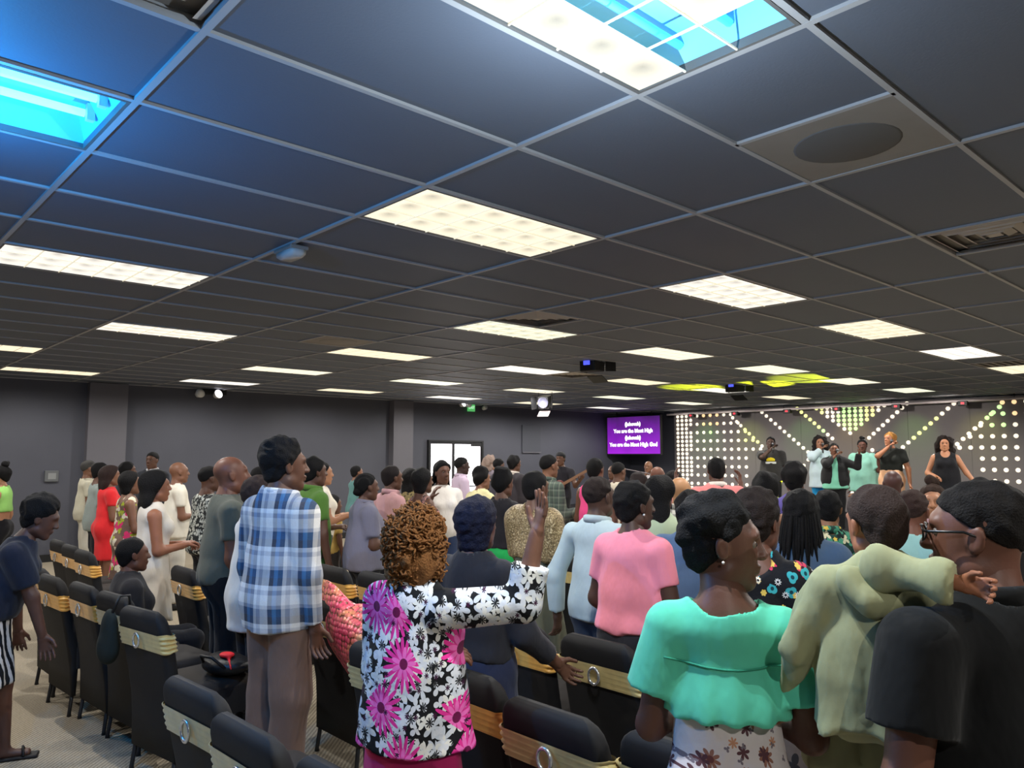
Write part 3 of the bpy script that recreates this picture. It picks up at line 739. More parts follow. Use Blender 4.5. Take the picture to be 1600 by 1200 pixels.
def chair(xt, yt, rot, lab, gi=0):
    """xt, yt: where the top of the back stands"""
    e = PROTO if _first[0] else copy_tree(PROTO); _first[0] = False
    th = math.radians(rot); ox = 0.29
    e.location = (xt+ox*math.cos(th), yt+ox*math.sin(th), 0); e.rotation_euler = (0, 0, th)
    tag(e, lab, 'chair', 'covered banquet chairs with gold sashes')
    for ch in e.children:
        if ch.name.startswith('sash') and gi:
            me = ch.data.copy(); me.materials.clear(); me.materials.append(M_GOLD[gi]); ch.data = me
    return e
chair(1.10, 2.86, 4, 'black covered chair at the left end of the front row of backs', 2)
chair(1.06, 2.33, 2, 'black covered chair with blue-lit ring, second from left in the nearest row', 2)
chair(1.09, 1.82, 2, 'black covered chair cut by the bottom edge beside the pink skirt', 2)
chair(1.93, 2.36, 0, 'black covered chair just right of the flowered jacket with orange sash', 1)
chair(1.85, 1.82, 0, 'black covered chair with silver ring in the bottom middle')
chair(1.90, 1.345, 0, 'black covered chair at the bottom partly behind the white flowered skirt', 2)
chair(1.89, 2.87, 3, 'black covered chair between the sequined cloth and the flowered jacket', 2)
chair(2.66, 2.86, 0, 'black covered chair with ring in front of the dark skirt', 1)
chair(2.68, 2.34, 0, 'black covered chair beside the dark jeans of the pink shirt')
chair(2.97, 5.17, 0, 'black covered chair with gold bow behind the plaid shirt', 1)
chair(3.02, 4.66, 0, 'black covered chair with ringed gold bow left of the curly orange hair', 1)
chair(2.25, 3.98, 0, 'black covered chair under the coral sequined cloth', 0)
chair(1.41, 4.42, 9, 'black covered chair at the aisle with a black bag on its seat')
chair(1.44, 5.02, 6, 'black covered chair in front of the seated person, small bag on its corner')
chair(1.40, 5.52, 4, 'black covered chair third from the aisle corner in the left row', 1)
chair(1.33, 6.04, 4, 'black covered chair fourth from the aisle corner in the left row', 1)
chair(1.36, 6.58, 2, 'black covered chair farthest along the left row behind the dark shirt', 1)
chair(1.88, 7.45, 2, 'black covered chair beside the red dress, amber sash', 1)
chair(1.90, 7.98, 2, 'black covered chair next along from the red dress row', 1)
chair(1.92, 8.52, 2, 'black covered chair at the far end of the row beside the left wall', 1)
p = atZ(288, 885, 0.9); chair(p[0], p[1], 0, 'black covered chair glimpsed right of the long white dress', 1)
p = atZ(512, 812, 0.9); chair(p[0], p[1], 0, 'black covered chair glimpsed right of the green shirt', 1)
p = atZ(878, 868, 0.9); chair(p[0], p[1], 0, 'black covered chair glimpsed left of the light blue shirt')

# ---------------- small things on the chairs
def blob(prims, h, name, mat, parent, post=None):
    V, Q = sdf_mesh(prims, h, post); return link(name, mesh_np(name, V, Q), mat, parent)
c = Vector((1.85, 4.36, 0.487))
e = empty('black_handbag', c, 0.4); tag(e, 'black handbag with red ribbon lying on the aisle chair seat', 'bag')
blob([ell((0, 0, 0.055), (0.055, 0.15, 0.11), k=0.02), ell((0.03, 0.05, 0.06), (0.05, 0.09, 0.09), k=0.03)], 0.01, 'bag_body', plain('bag_leather', (26, 25, 26), 0.45, 0.4, bump=0.4, bscale=25), e)
MB().tube([(-0.09, -0.08, 0.06), (-0.13, -0.02, 0.12), (-0.12, 0.07, 0.12), (-0.07, 0.10, 0.07)], 0.008).build('strap', M_BLACKP, e)
blob([ell((-0.03, -0.03, 0.115), (0.016, 0.045, 0.035), k=0.01), Prim((-0.04, -0.05, 0.11), (-0.08, -0.11, 0.06), 0.009, 0.006, k=0.01)], 0.006, 'ribbon', plain('red_ribbon', (226, 40, 46), 0.6), e)
e = empty('hanging_bag', (1.335, 4.72, 0.70), 0.1); tag(e, 'small dark green bag hung over the corner of a chair back', 'bag')
blob([ell((0, 0, 0.03), (0.13, 0.075, 0.04), k=0.02), ell((0.0, 0.01, -0.06), (0.08, 0.085, 0.05), k=0.04)], 0.011, 'bag_body', plain('dark_green_cloth', (34, 40, 38), 0.85, 0.2, bump=0.4, bscale=14), e)
MB().tube([(0, -0.03, 0.14), (0.04, -0.02, 0.225), (0.10, 0.0, 0.22), (0.12, 0.02, 0.12)], 0.008).build('strap', M_BLACKP, e)
e = empty('paper_sheet', (1.70, 6.62, 0.50), 0.5); tag(e, 'white paper sheet lying on a chair seat in the left row', 'paper')
MB().box((-0.15, -0.11, 0), (0.15, 0.11, 0.004), Matrix.Rotation(0.25, 4, 'Y')).build('sheet', plain('paper', (232, 226, 205), 0.8), e)
# coral sequined cloth draped over a chair
def m_sequin():
    s = N('coral_sequin', 0.35, 0.5); o = s.obj()
    v = s.n('TexVoronoi'); s.l(o, v.inputs['Vector']); v.inputs['Scale'].default_value = 34; v.inputs['Randomness'].default_value = 0.35
    r = s.sep(v.outputs['Color'])
    patch = s.noise(o, 3.4, 2)
    c = s.ramp(s.math('ADD', patch, s.math('MULTIPLY', r[0], 0.12)), [(0.46, lin((244, 84, 124))), (0.56, lin((250, 124, 132))), (0.64, lin((240, 160, 116))), (0.74, lin((206, 160, 88)))])
    s.col(s.mix(s.math('GREATER_THAN', v.outputs['Distance'], 0.62), c, lin((130, 66, 50))))
    s.bump(s.math('MULTIPLY', v.outputs['Distance'], -1.0), 0.9, 0.012); s.b.inputs['Metallic'].default_value = 0.15; return s.m
def sheet(name, rows, mat, parent, th=0.012, sub=4):
    """a cloth sheet through rows of points, smoothed, with thickness"""
    P = np.array(rows, float)
    def up(P):
        for ax in (0, 1):
            P = np.moveaxis(P, ax, 0); n = len(P); t = np.linspace(0, n-1, (n-1)*sub+1); out = []
            for u in t:
                i = min(int(u), n-2); q = u-i
                p0, p1, p2, p3 = P[max(i-1, 0)], P[i], P[i+1], P[min(i+2, n-1)]
                out.append(0.5*((2*p1)+(p2-p0)*q+(2*p0-5*p1+4*p2-p3)*q*q+(3*p1-p0-3*p2+p3)*q**3))
            P = np.moveaxis(np.array(out), 0, ax)
        return P
    P = up(P); nr, nc = P.shape[:2]
    gu = np.gradient(P, axis=0); gv = np.gradient(P, axis=1); nn = np.cross(gu, gv); nn /= np.linalg.norm(nn, axis=2, keepdims=True)+1e-9
    V = np.concatenate([(P+nn*th/2).reshape(-1, 3), (P-nn*th/2).reshape(-1, 3)]); N0 = nr*nc; Q = []
    for i in range(nr-1):
        for j in range(nc-1):
            a = i*nc+j; q = (a, a+1, a+nc+1, a+nc); Q.append(q); Q.append(tuple(N0+k for k in reversed(q)))
    bd = [(i*nc, (i+1)*nc) for i in range(nr-1)]+[((i+1)*nc+nc-1, i*nc+nc-1) for i in range(nr-1)]+[(j+1, j) for j in range(nc-1)]+[((nr-1)*nc+j, (nr-1)*nc+j+1) for j in range(nc-1)]
    for a, b in bd: Q.append((a, b, b+N0, a+N0))
    return link(name, mesh_np(name, V, np.array(Q)), mat, parent)
def px3(l): return [[tuple(at(x, y, d)) for x, y, d in r] for r in l]
base = at(548, 990, 4.05); e = empty('sequined_cloth', (base[0], base[1], 0.0)); tag(e, 'coral and gold sequined cloth draped over a chair in the aisle', 'cloth')
rows = px3([[(496, 902, 4.55), (505, 905, 4.45), (520, 912, 4.35), (556, 945, 4.25), (600, 930, 4.15), (618, 940, 4.1)],
            [(494, 925, 4.5), (510, 930, 4.35), (530, 940, 4.25), (555, 962, 4.15), (598, 955, 4.05), (616, 958, 4.0)],
            [(498, 955, 4.45), (514, 962, 4.28), (536, 968, 4.15), (560, 980, 4.05), (596, 980, 3.98), (615, 982, 3.95)],
            [(506, 985, 4.4), (520, 992, 4.22), (540, 1000, 4.08), (562, 1000, 4.0), (594, 1000, 3.95), (613, 1004, 3.92)],
            [(514, 1008, 4.38), (530, 1022, 4.2), (546, 1035, 4.06), (560, 1028, 3.98), (568, 1015, 3.96), (574, 1010, 3.95)],
            [(548, 1062, 4.3), (556, 1070, 4.2), (563, 1076, 4.1), (566, 1070, 4.05), (567, 1060, 4.02), (568, 1050, 4.0)]])
rows = [[(p[0]-base[0], p[1]-base[1], p[2]) for p in r] for r in rows]
sheet('sequin_fabric', rows, m_sequin(), e)
# ================================================================== people
def rotm(yaw, pitch, roll=0.0):
    cy, sy, cp, sp, cr, sr = math.cos(yaw), math.sin(yaw), math.cos(pitch), math.sin(pitch), math.cos(roll), math.sin(roll)
    Rz = np.array([[cy, -sy, 0], [sy, cy, 0], [0, 0, 1]]); Ry = np.array([[cp, 0, -sp], [0, 1, 0], [sp, 0, cp]]); Rx = np.array([[1, 0, 0], [0, cr, -sr], [0, sr, cr]])
    return Rz @ Ry @ Rx
def wob(freq, amp, seed, stretch=(1, 1, 1)):
    rg = np.random.RandomState(seed); D = rg.normal(size=(5, 3)); D /= np.linalg.norm(D, axis=1, keepdims=True); ph = rg.uniform(0, 6.28, 5)
    def fn(X, Y, Z):
        o = 0
        for d, p in zip(D, ph): o = o + np.sin(freq*(X*d[0]*stretch[0]+Y*d[1]*stretch[1]+Z*d[2]*stretch[2])+p)
        return o*(amp/2.2)
    return fn
HANG = ((.03, .19, -1), (.20, .07, -1))
HANGF = ((.02, .12, -1), (.5, .0, -1))
CLASP = ((.10, .14, -1), (.95, -.55, .10))
BENT = ((.05, .18, -1), (1, -.15, .15))
LOWF = ((.15, .12, -1), (.8, -.3, -.45))
UPF = ((.55, .25, -.75), (.45, -.1, 1))
MIC = ('mic', 0, 0)
WIDE = ((.0, .45, -1), (.35, .25, -1))
RAISE = ((.25, .75, .25), (.15, .05, 1))
DARK = (92, 62, 48); MID = (122, 84, 64); DEEP = (70, 48, 40); TAN = (168, 120, 90); FAIR = (196, 148, 116)
BLACKH = (19, 18, 19)
PEOPLE = []
def person(label, x, ytop, d, th, sex='f', sk=DARK, hair=('short', BLACKH), top=None, bottom=None, L=HANG, R=HANG, head=(0, 0), vox=None, lean=(0, 0), bulk=1.0,
           z0=0.0, H=None, pos=None, hs=1.0, sit=False, shoes=True, hand=(None, None), waist=None, swk=1.0, eyes=False, category='person', name='person', legdx=0.0):
    if pos is None:
        q = at(x, ytop, d); pos = (q[0], q[1])
        if H is None: H = q[2]-z0
    if vox is None: vox = min(0.022, max(0.0092, 0.0029*d))
    th = math.radians(th); s = H/1.70
    if sit: s = H/1.27                                       # seated height: hip on a 0.47 m seat
    e = empty(name, (pos[0], pos[1], z0), th); tag(e, label, category, 'people in the hall' if z0 < 0.1 else 'singers on the stage')
    male = sex == 'm'
    sw = (0.192 if male else 0.165)*swk; nk = 0.056 if male else 0.047
    dz = -0.43 if sit else 0.0
    hip = 0.90+dz
    def J(p):
        x_, y_, z_ = p; t = max(0.0, z_-hip)
        return np.array([(x_+lean[0]*t)*s, (y_+lean[1]*t)*s, (z_-t*(1-1/math.sqrt(1+lean[0]**2+lean[1]**2)))*s])
    def S(v): return tuple(q*s for q in v) if isinstance(v, tuple) else v*s
    def P(a, b, ra, rb=None, w=(0, 1, 0), k=0.03, clips=(), sub=False, rc=None): return Prim(J(a), J(b), S(ra), None if rb is None else S(rb), w, k*s, clips, sub, None if rc is None else rc*s)
    B = bulk; hipw = 0.150 if male else 0.165
    def torso(o, wl=0.0):
        """trunk primitives, grown by o; wl widens the waist so that cloth hangs straight"""
        z = dz; g = o
        pr = [P((0, 0, .90+z), (0, 0, 1.0+z), (hipw*B+g, .108*B+g), (.145*B+g+wl, .098*B+g+wl), k=.05),
              P((0, 0, 1.0+z), (0, 0, 1.12+z), (.140*B+g+wl, .098*B+g+wl), (.140*B+g+wl*.8, .100*B+g+wl*.8), k=.05),
              P((0, 0, 1.12+z), (-.005, 0, 1.30+z), (.145*B+g+wl*.7, .102*B+g+wl*.6), ((.152 if male else .140)*B+g, .105*B+g), k=.05),
              P((-.015, -sw+.02, 1.342+z), (-.015, 0, 1.372+z), .055*math.sqrt(B)+g, .060*math.sqrt(B)+g, k=.05), P((-.015, sw-.02, 1.342+z), (-.015, 0, 1.372+z), .055*math.sqrt(B)+g, .060*math.sqrt(B)+g, k=.05),
              P((-.015, 0, 1.36+z), (-.018, 0, 1.440+z), (.100+g, .068+g), (.054+g, .052+g), k=.06)]
        for sy in (-1, 1):
            pr.append(P((-.055, sy*.07, .93+z), (-.045, sy*.07, .90+z), .080*B+(g+.014 if g > 0 else g), k=.05))
            if not male: pr.append(P((.075, sy*.07, 1.245+z), (.085, sy*.07, 1.235+z), .062*B+g, k=.04))
        return pr
    UAL, FAL = 0.285, 0.255
    arms = {}
    for side, spec in ((1, L), (-1, R)):
        u, f_ = (nrm(np.array(spec[0])*[1, side, 1]), nrm(np.array(spec[1])*[1, side, 1])) if len(spec) == 2 else (np.array([0, 0, -1.]), np.array([0, 0, -1.]))
        sh = J((-.015, side*sw, 1.342+dz)); el = sh+u*UAL*s; wr = el+f_*FAL*s
        if spec[0] == 'mic':                                     # a microphone held to the mouth
            m_ = J((.155, -side*.015, 1.452+dz)); c_, n_ = math.cos(th), math.sin(th)
            spec = ((.25, .9, -.8), 0, (pos[0]+c_*m_[0]-n_*m_[1], pos[1]+n_*m_[0]+c_*m_[1], z0+m_[2]))
        if len(spec) > 2:                                        # reach for a point in the room: (bend hint, -, point)
            w_ = np.array(spec[2], float)-np.array([pos[0], pos[1], z0]); c_, n_ = math.cos(-th), math.sin(-th)
            w_ = np.array([c_*w_[0]-n_*w_[1], n_*w_[0]+c_*w_[1], w_[2]]); v_ = w_-sh; l1, l2 = UAL*s, FAL*s
            D_ = min(np.linalg.norm(v_), (l1+l2)*.995); v_ = nrm(v_); a_ = (l1*l1-l2*l2+D_*D_)/(2*D_); hh = math.sqrt(max(l1*l1-a_*a_, 0))
            b_ = np.array(spec[0], float)*[1, side, 1]; b_ = nrm(b_-v_*(b_@v_)); el = sh+v_*a_+b_*hh; wr = sh+v_*D_; u, f_ = nrm(el-sh), nrm(wr-el)
        arms[side] = (sh, el, wr, u, f_)
    def armp(o, side, frac=2.0, of=None, kk=.025):
        sh, el, wr, u, f_ = arms[side]; of = o if of is None else of; pr = []
        ab = math.sqrt(B)
        if frac <= 1.0:
            t = frac; en = sh+(el-sh)*t
            pr.append(Prim(sh, en, (.053*ab+o)*s, ((.053-.010*t)*ab+of)*s, k=kk*s, clips=[(en, u)]))
        else:
            pr.append(Prim(sh, el, (.053*ab+o)*s, (.042*ab+o)*s, k=kk*s))
            t = frac-1; en = el+(wr-el)*t
            pr.append(Prim(el, en, (.043*ab+o)*s, ((.043-.014*t)+of)*s, k=kk*s, clips=[(en, f_)] if t < 1.01 else ()))
        return pr
    hipj = {}; legs = {}
    for side in (1, -1):
        hp_ = J((0, side*.085, .91+dz))
        if sit: kn = J((.42, side*.11, .50)); an = J((.40, side*.11, .08))
        else: kn = J((.012+legdx*side, side*.088, .48)); an = J((-.02+legdx*1.6*side, side*.092, .085))
        legs[side] = (hp_, kn, an)
    def legp(o, side, zc=None, flare=0.0):
        hp_, kn, an = legs[side]
        return [Prim(hp_, kn, (.088*B+o)*s, (.060+o+flare*.5)*s, k=.04*s), Prim(kn, an, (.058+o+flare*.5)*s, (.038+o+flare)*s, k=.03*s, clips=[(an-np.array([0, 0, .0]), (0, 0, -1))] if zc is None else ())]
    # ---------- head
    HR = rotm(math.radians(head[0]), math.radians(head[1])); hc = J((.012, 0, 1.572+dz)); hk = s*hs
    if hs > 1: hc = hc+np.array([0, 0, .10*(hs-1)*s])
    def h(p): return hc+HR@(np.array(p, float)*hk)
    def hd(v): return HR@np.array(v, float)
    fx, fy, fz = hd((1, 0, 0)), hd((0, 1, 0)), hd((0, 0, 1))
    def E(c, r, k=.012, sub=False, tilt=0.0):
        ax = hd((math.sin(tilt), 0, math.cos(tilt))); return ell(h(c), tuple(q*hk for q in r), ax, fy, k*hk, sub)
    headp = [E((-.014, 0, .032), (.086, .076, .098)), E((.030, 0, -.028), (.088, .061, .064), .03),
             Prim(h((.012, -.040, -.070)), h((.066, 0, -.098)), .030*hk, .024*hk, k=.02*hk), Prim(h((.012, .040, -.070)), h((.066, 0, -.098)), .030*hk, .024*hk, k=.02*hk),
             E((.082, 0, .030), (.020, .045, .014), .02), Prim(h((.092, 0, .012)), h((.110, 0, -.022)), .009*hk, .013*hk, k=.012*hk),
             E((.103, .012, -.026), (.009, .010, .012), .008), E((.103, -.012, -.026), (.009, .010, .012), .008),
             E((.094, 0, -.054), (.008, .022, .012), .008), E((.091, 0, -.068), (.009, .020, .012), .008),
             E((.092, .030, .010), (.013, .019, .012), .012, True), E((.092, -.030, .010), (.013, .019, .012), .012, True)]
    for sy in (-1, 1):
        headp += [ell(h((-.004, sy*.079, -.008)), (.032*hk, .009*hk, .019*hk), hd((-.25, sy*.15, 1)), hd((.25, sy, 0)), .010*hk)]
        headp += [ell(h((.003, sy*.088, -.006)), (.018*hk, .006*hk, .009*hk), hd((-.25, sy*.15, 1)), hd((.25, sy, 0)), .006*hk, True)]
    nb = J((-.018, 0, 1.40+dz))
    neckp = Prim(nb, h((-.022, 0, -.055)), nk*s*1.05, nk*s*.98, k=.03*s)
    V1 = sdf_mesh(headp+[neckp], max(0.0048, vox*0.54), cut=[(nb+np.array([0, 0, -.02*s]), (0, 0, -1))])
    # ---------- hands
    hands = []
    for hi, side in enumerate((1, -1)):
        sh, el, wr, u, f_ = arms[side]; hsp = hand[hi] or {}
        if hsp.get('none'): continue
        dr = nrm(hsp.get('dir', f_)) if 'dir' not in hsp else nrm(np.array(hsp['dir'])*[1, side, 1])
        wd = np.array(hsp.get('w', (1, 0, .3)), float)*[1, side, 1]; wd = nrm(wd-dr*(wd@dr)+1e-4)
        nm = np.cross(dr, wd)*side*-1                                # towards the palm
        if hsp.get('flip'): nm = -nm
        cu = hsp.get('curl', .45); sp = hsp.get('spread', .06); q = s*hsp.get('k', 1.0)
        pl = wr+dr*.085*q
        pr = [Prim(wr-dr*.03*q, wr+dr*.015*q, (.029*q, .024*q), (.030*q, .020*q), wd, .012*q), Prim(wr+dr*.02*q, pl, (.030*q, .017*q), (.039*q, .014*q), wd, .014*q)]
        for i, (o, ln) in enumerate(((-.0315, .060), (-.0105, .074), (.0105, .080), (.0315, .072))):
            b0 = pl+wd*o*q-dr*.006*q; a1 = cu*.6+.08*(3-i)*cu
            d1 = nrm(dr*math.cos(a1)+nm*math.sin(a1)+wd*sp*(i-1.5)); d2 = nrm(dr*math.cos(a1+cu)+nm*math.sin(a1+cu)+wd*sp*(i-1.5)); d3 = nrm(dr*math.cos(a1+1.7*cu)+nm*math.sin(a1+1.7*cu)+wd*sp*(i-1.5))
            b1 = b0+d1*ln*.5*q; b2 = b1+d2*ln*.34*q; b3 = b2+d3*ln*.24*q
            pr += [Prim(b0, b1, .0098*q, .0092*q, k=.004*q), Prim(b1, b2, .0090*q, .0082*q, k=.003*q), Prim(b2, b3, .0080*q, .0070*q, k=.003*q)]
        t0 = wr+dr*.018*q+wd*.024*q; td = nrm(dr*.75+wd*.62+nm*(.25+cu*.5)); t1 = t0+td*.045*q; td2 = nrm(dr*.95+wd*.25+nm*(.2+cu*.6)); t2 = t1+td2*.040*q
        pr += [Prim(t0, t1, .016*q, .0115*q, k=.010*q), Prim(t1, t2, .0110*q, .0085*q, k=.004*q)]
        hands.append(sdf_mesh(pr, max(0.0045, min(0.009, vox*.5))))
    # ---------- body
    bodyp = torso(-.004)
    for side in (1, -1): bodyp += armp(0, side, 2.02)+legp(-.004, side, zc=0)
    for side in (1, -1):
        an = legs[side][2]; bodyp += [Prim(an+np.array([-.03, 0, -.045])*s, an+np.array([.13, .01*side, -.055])*s, (.036*s, .030*s), (.040*s, .022*s), k=.03*s)]
    bodyp.append(neckp)
    V2 = sdf_mesh(bodyp, vox*1.3)
    V, Q = join([V2, V1]+hands)
    link('body', mesh_np('body', V, Q), skin(sk), e)
    if eyes:
        for sy in (-1, 1):
            c = h((.0775, sy*.030, .008)); mb = MB().lathe([(0, -.011), (.008, -.008), (.0115, 0), (.008, .008), (0, .011)], 12)
            o = mb.build('eye', plain('eye_white', (112, 98, 90), 0.35, 0.4), e); o.location = c; o.scale = (hk, hk, hk)
            mb = MB().lathe([(0, 0.0), (.0055, 0.0), (.0045, .003), (0, .004)], 12, Matrix.Rotation(math.pi/2, 4, 'Y'))
            o2 = mb.build('iris', plain('iris_dark', (30, 20, 16), 0.2, 0.6), e); o2.location = h((.0862, sy*.030, .008)); o2.scale = (hk, hk, hk); o2.rotation_euler = (0, 0, math.radians(head[0]))
    # ---------- hair
    hst, hcol = hair[0], hair[1]; seed = int(abs(x)*7+d*13) % 9973; hv = max(0.0055, vox*0.55)
    SK_ = .022*hk
    face = [(h((.060, 0, .062)), hd((.75, 0, -.66)), SK_)]
    def hairobj(pr, post=None, cut=face, nm_='hair', curl=90, st=0.7):
        if d < 5 and post is not None:
            po, w9 = post, wob(170, .0026, seed+9); post = lambda X, Y, Z: po(X, Y, Z)+w9(X, Y, Z)
        V, Q = sdf_mesh(pr, hv, post, cut); return link(nm_, mesh_np(nm_, V, Q), hairmat(hcol, curl, st), e)
    cap = lambda g: E((-.016, 0, .033), (.086+g, .077+g, .098+g))
    if hst == 'short': hairobj([cap(.008), E((-.045, 0, -.03), (.06, .062, .058), .03)], wob(90, .002, seed), [(h((.066, 0, .070)), hd((.80, 0, -.60)), SK_)])
    elif hst == 'fade': hairobj([cap(.004), E((-.014, 0, .053), (.070, .072, .093), .02)], wob(100, .0015, seed), [(h((.070, 0, .066)), hd((.58, 0, -.81)), SK_*.4)])
    elif hst == 'crop': hairobj([cap(.014), E((-.05, 0, -.03), (.065, .066, .055), .03)], wob(70, .005, seed), [(h((.068, 0, .066)), hd((.80, 0, -.60)), SK_)])
    elif hst == 'afro':
        g = hair[2] if len(hair) > 2 else .045
        hairobj([cap(.008), E((-.05, 0, -.025), (.070, .068+g*.2, .062), .03)], wob(90, .003, seed), [(h((.066, 0, .066)), hd((.80, 0, -.60)), SK_)], curl=80)
        hairobj([E((-.026, 0, .066), (.070+g*.75, .074+g*.75, .090+g*.55), .04), E((-.05, 0, .03), (.085, .076+g*.55, .075), .04)], wob(75, .005, seed+2), [(h((.078, 0, .050)), hd((.72, 0, -.69)), SK_*2)], 'hair_crown', curl=80)
    elif hst == 'curly':
        g = hair[2] if len(hair) > 2 else .06; g = g-(.022 if d < 4 else 0); w1, w2 = wob(62, .006 if d < 4 else .014, seed), wob(140, .004, seed+1)
        hairobj([E((-.022, 0, .030), (.100+g*.8, .080+g, .098+g)), E((-.045, .03, -.07), (.085, .09, .08), .05), E((-.045, -.03, -.07), (.085, .09, .08), .05)], lambda X, Y, Z: w1(X, Y, Z)+w2(X, Y, Z), [(h((.062, 0, .055)), hd((.86, 0, -.50)), SK_)], curl=60, st=1.0)
        if d < 4:                                                  # loose ringlets over the mass
            rg = np.random.RandomState(seed); mb = MB()
            for i in range(900):
                v_ = nrm(rg.normal(size=3)); v_[2] = v_[2]*(.9 if v_[2] > 0 else 1.35)
                if v_[0] > .55 and v_[2] < .45: continue
                c0 = np.array([-.022, 0, .010])+v_*np.array([.104+g*.95, .090+g, .128+g*.85])*(.92+.16*rg.rand())
                t_ = nrm(np.cross(v_, rg.normal(size=3))); b_ = np.cross(v_, t_); ax_ = nrm(t_*.8+np.array([0, 0, -.5])); rr = .007+.007*rg.rand(); ln_ = .03+.035*rg.rand(); n_ = 9
                u1 = nrm(np.cross(ax_, v_)+1e-3); u2 = np.cross(ax_, u1); ph_ = rg.rand()*6
                mb.tube([tuple(h(c0+ax_*ln_*(j/(n_-1)-.5)+(u1*math.cos(ph_+j*1.25)+u2*math.sin(ph_+j*1.25))*rr)) for j in range(n_)], .0042*hk, 5)
            mb.build('curls', hairmat(hcol, 90, .6), e)['kind'] = 'stuff'
    elif hst == 'bob':
        hairobj([cap(.020), Prim(h((-.035, 0, .02)), h((-.030, 0, -.085)), (.092*hk, .085*hk), (.085*hk, .070*hk), fy, .03*hk)], wob(60, .003, seed, (1, 1, .3)), [(h((.062, 0, .060)), hd((.90, 0, -.42)), SK_)], curl=40)
    elif hst == 'long':
        ln = hair[2] if len(hair) > 2 else .34
        hairobj([cap(.022), Prim(h((-.045, 0, .02)), h((-.060, 0, -.12)), (.092*hk, .075*hk), (.095*hk, .055*hk), fy, .04*hk), Prim(h((-.060, 0, -.10)), h((-.085, 0, -.05))+np.array([-.01, 0, -ln])*s, (.095*hk, .050*hk), (.085*hk, .035*hk), fy, .04*hk)], wob(48, .009, seed, (1, 1, .35)), [(h((.060, 0, .055)), hd((.88, 0, -.45)), SK_)], curl=45)
    elif hst == 'bigcurls':
        w1, w2 = wob(45, .016, seed), wob(110, .007, seed+1)
        hairobj([E((-.02, 0, .035), (.11, .115, .12)), E((-.045, .075, -.09), (.12, .07, .09), .05), E((-.045, -.075, -.09), (.12, .07, .09), .05), E((-.06, 0, -.11), (.13, .11, .08), .05)], lambda X, Y, Z: w1(X, Y, Z)+w2(X, Y, Z), [(h((.055, 0, .055)), hd((.93, 0, -.36)), SK_)], curl=55, st=1.0)
    elif hst == 'bun':
        hairobj([cap(.012), E((-.045, 0, -.03), (.06, .064, .06), .03)], wob(80, .002, seed))
        hairobj([E((-.055, 0, .145), (.040, .050, .050), .01)], wob(80, .006, seed+3), (), 'hair_bun')
    elif hst == 'updo':
        hairobj([cap(.016), E((-.045, 0, -.03), (.065, .066, .06), .03), E((-.02, .0, .115), (.045, .055, .075), .03)], wob(60, .008, seed), [(h((.064, 0, .066)), hd((.80, 0, -.60)), SK_)])
    elif hst == 'braids':
        ln = hair[2] if len(hair) > 2 else .30
        hairobj([cap(.016), E((-.05, 0, -.02), (.08, .075, .062), .03)], wob(90, .004, seed, (1, 1, .2)))
        rg = random.Random(seed); mb = MB()
        for i in range(22):
            a = math.pi*(0.5+ (i+.5)/22); r0 = .084; x0, y0 = math.cos(a)*.098-.016, math.sin(a)*.082
            p0 = h((x0, y0, .0+.03*rg.random())); dxy = hd((x0*.25, y0*.30, 0)); l_ = ln*(.8+.35*rg.random())*s
            mid = p0+dxy*hk+np.array([-.02, 0, -l_*.5]); end = p0+dxy*1.3*hk+np.array([-.035+.02*rg.random(), .02*(rg.random()-.5), -l_])
            mb.tube([tuple(h((x0*.75, y0*.75, .06))), tuple(p0), tuple(mid), tuple(end)], [.008*s, .010*s, .009*s, .005*s], 6)
        mb.build('braid_strands', hairmat(hcol, 120, 0.9), e)['kind'] = 'stuff'
    elif hst == 'cornrow':
        hairobj([cap(.009), E((-.045, 0, -.03), (.06, .062, .055), .03)], lambda X, Y, Z: .004*np.sin(170*(Y+.4*X))+0*Z)
        hairobj([E((-.095, 0, -.035), (.045, .045, .035), .02)], wob(90, .005, seed), (), 'hair_bun')
    if hair[-1] == 'cap':
        V, Q = sdf_mesh([E((-.010, 0, .050), (.085, .084, .106))], hv, None, [(h((0, 0, .045)), hd((0, 0, -1)))])
        hc_ = link('cap', mesh_np('cap', V, Q), cloth((30, 30, 34)), e)
    # ---------- top garment
    fseed = seed+11
    def garment(nm_, prims, mat, post=None, cut=(), v=1.0):
        V, Q = sdf_mesh(prims, vox*v, post, cut); return link(nm_, mesh_np(nm_, V, Q), mat, e)
    tops = []
    if top:
        o = top.get('o', .012); hem = top.get('hem', .88)+dz; lo = top.get('loose', .02); sl = top.get('sleeve', .55); so = top.get('so', .014); mat = top['mat']
        hemp = [(J((0, 0, hem)), (0, 0, -1))]
        pr = torso(o, lo)
        for p_ in pr: p_.clips = list(p_.clips)+hemp
        if top.get('fl', 0) or hem < .90+dz:
            pr.append(P((0, 0, 1.0+dz), (0, 0, hem-.02), (.145*B+o+lo, .102*B+o+lo), (hipw*B+o+lo*.8+top.get('fl', 0), .118*B+o+lo*.8+top.get('fl', 0)), k=.04, clips=hemp))
        if isinstance(sl, tuple) or sl > 0:
            for side in (1, -1):
                f_ = sl if not isinstance(sl, tuple) else sl[0 if side == 1 else 1]
                if f_ > 0: pr += armp(so, side, f_, top.get('cuff', so))
        nr = top.get('neck', .016)
        sub = [Prim(nb+np.array([0, 0, .02])*s, h((-.022, 0, -.055)), (nk+nr)*s, (nk+nr+.02)*s, k=.012*s, sub=True)]
        if top.get('strap'):                                     # sleeveless: open the arm holes
            for side in (1, -1):
                sh = arms[side][0]; sub.append(ell(sh+np.array([0, side*.022, .0])*s, (.075*s, .040*s, .085*s), (0, 0, 1), (0, 1, 0), .02*s, True))
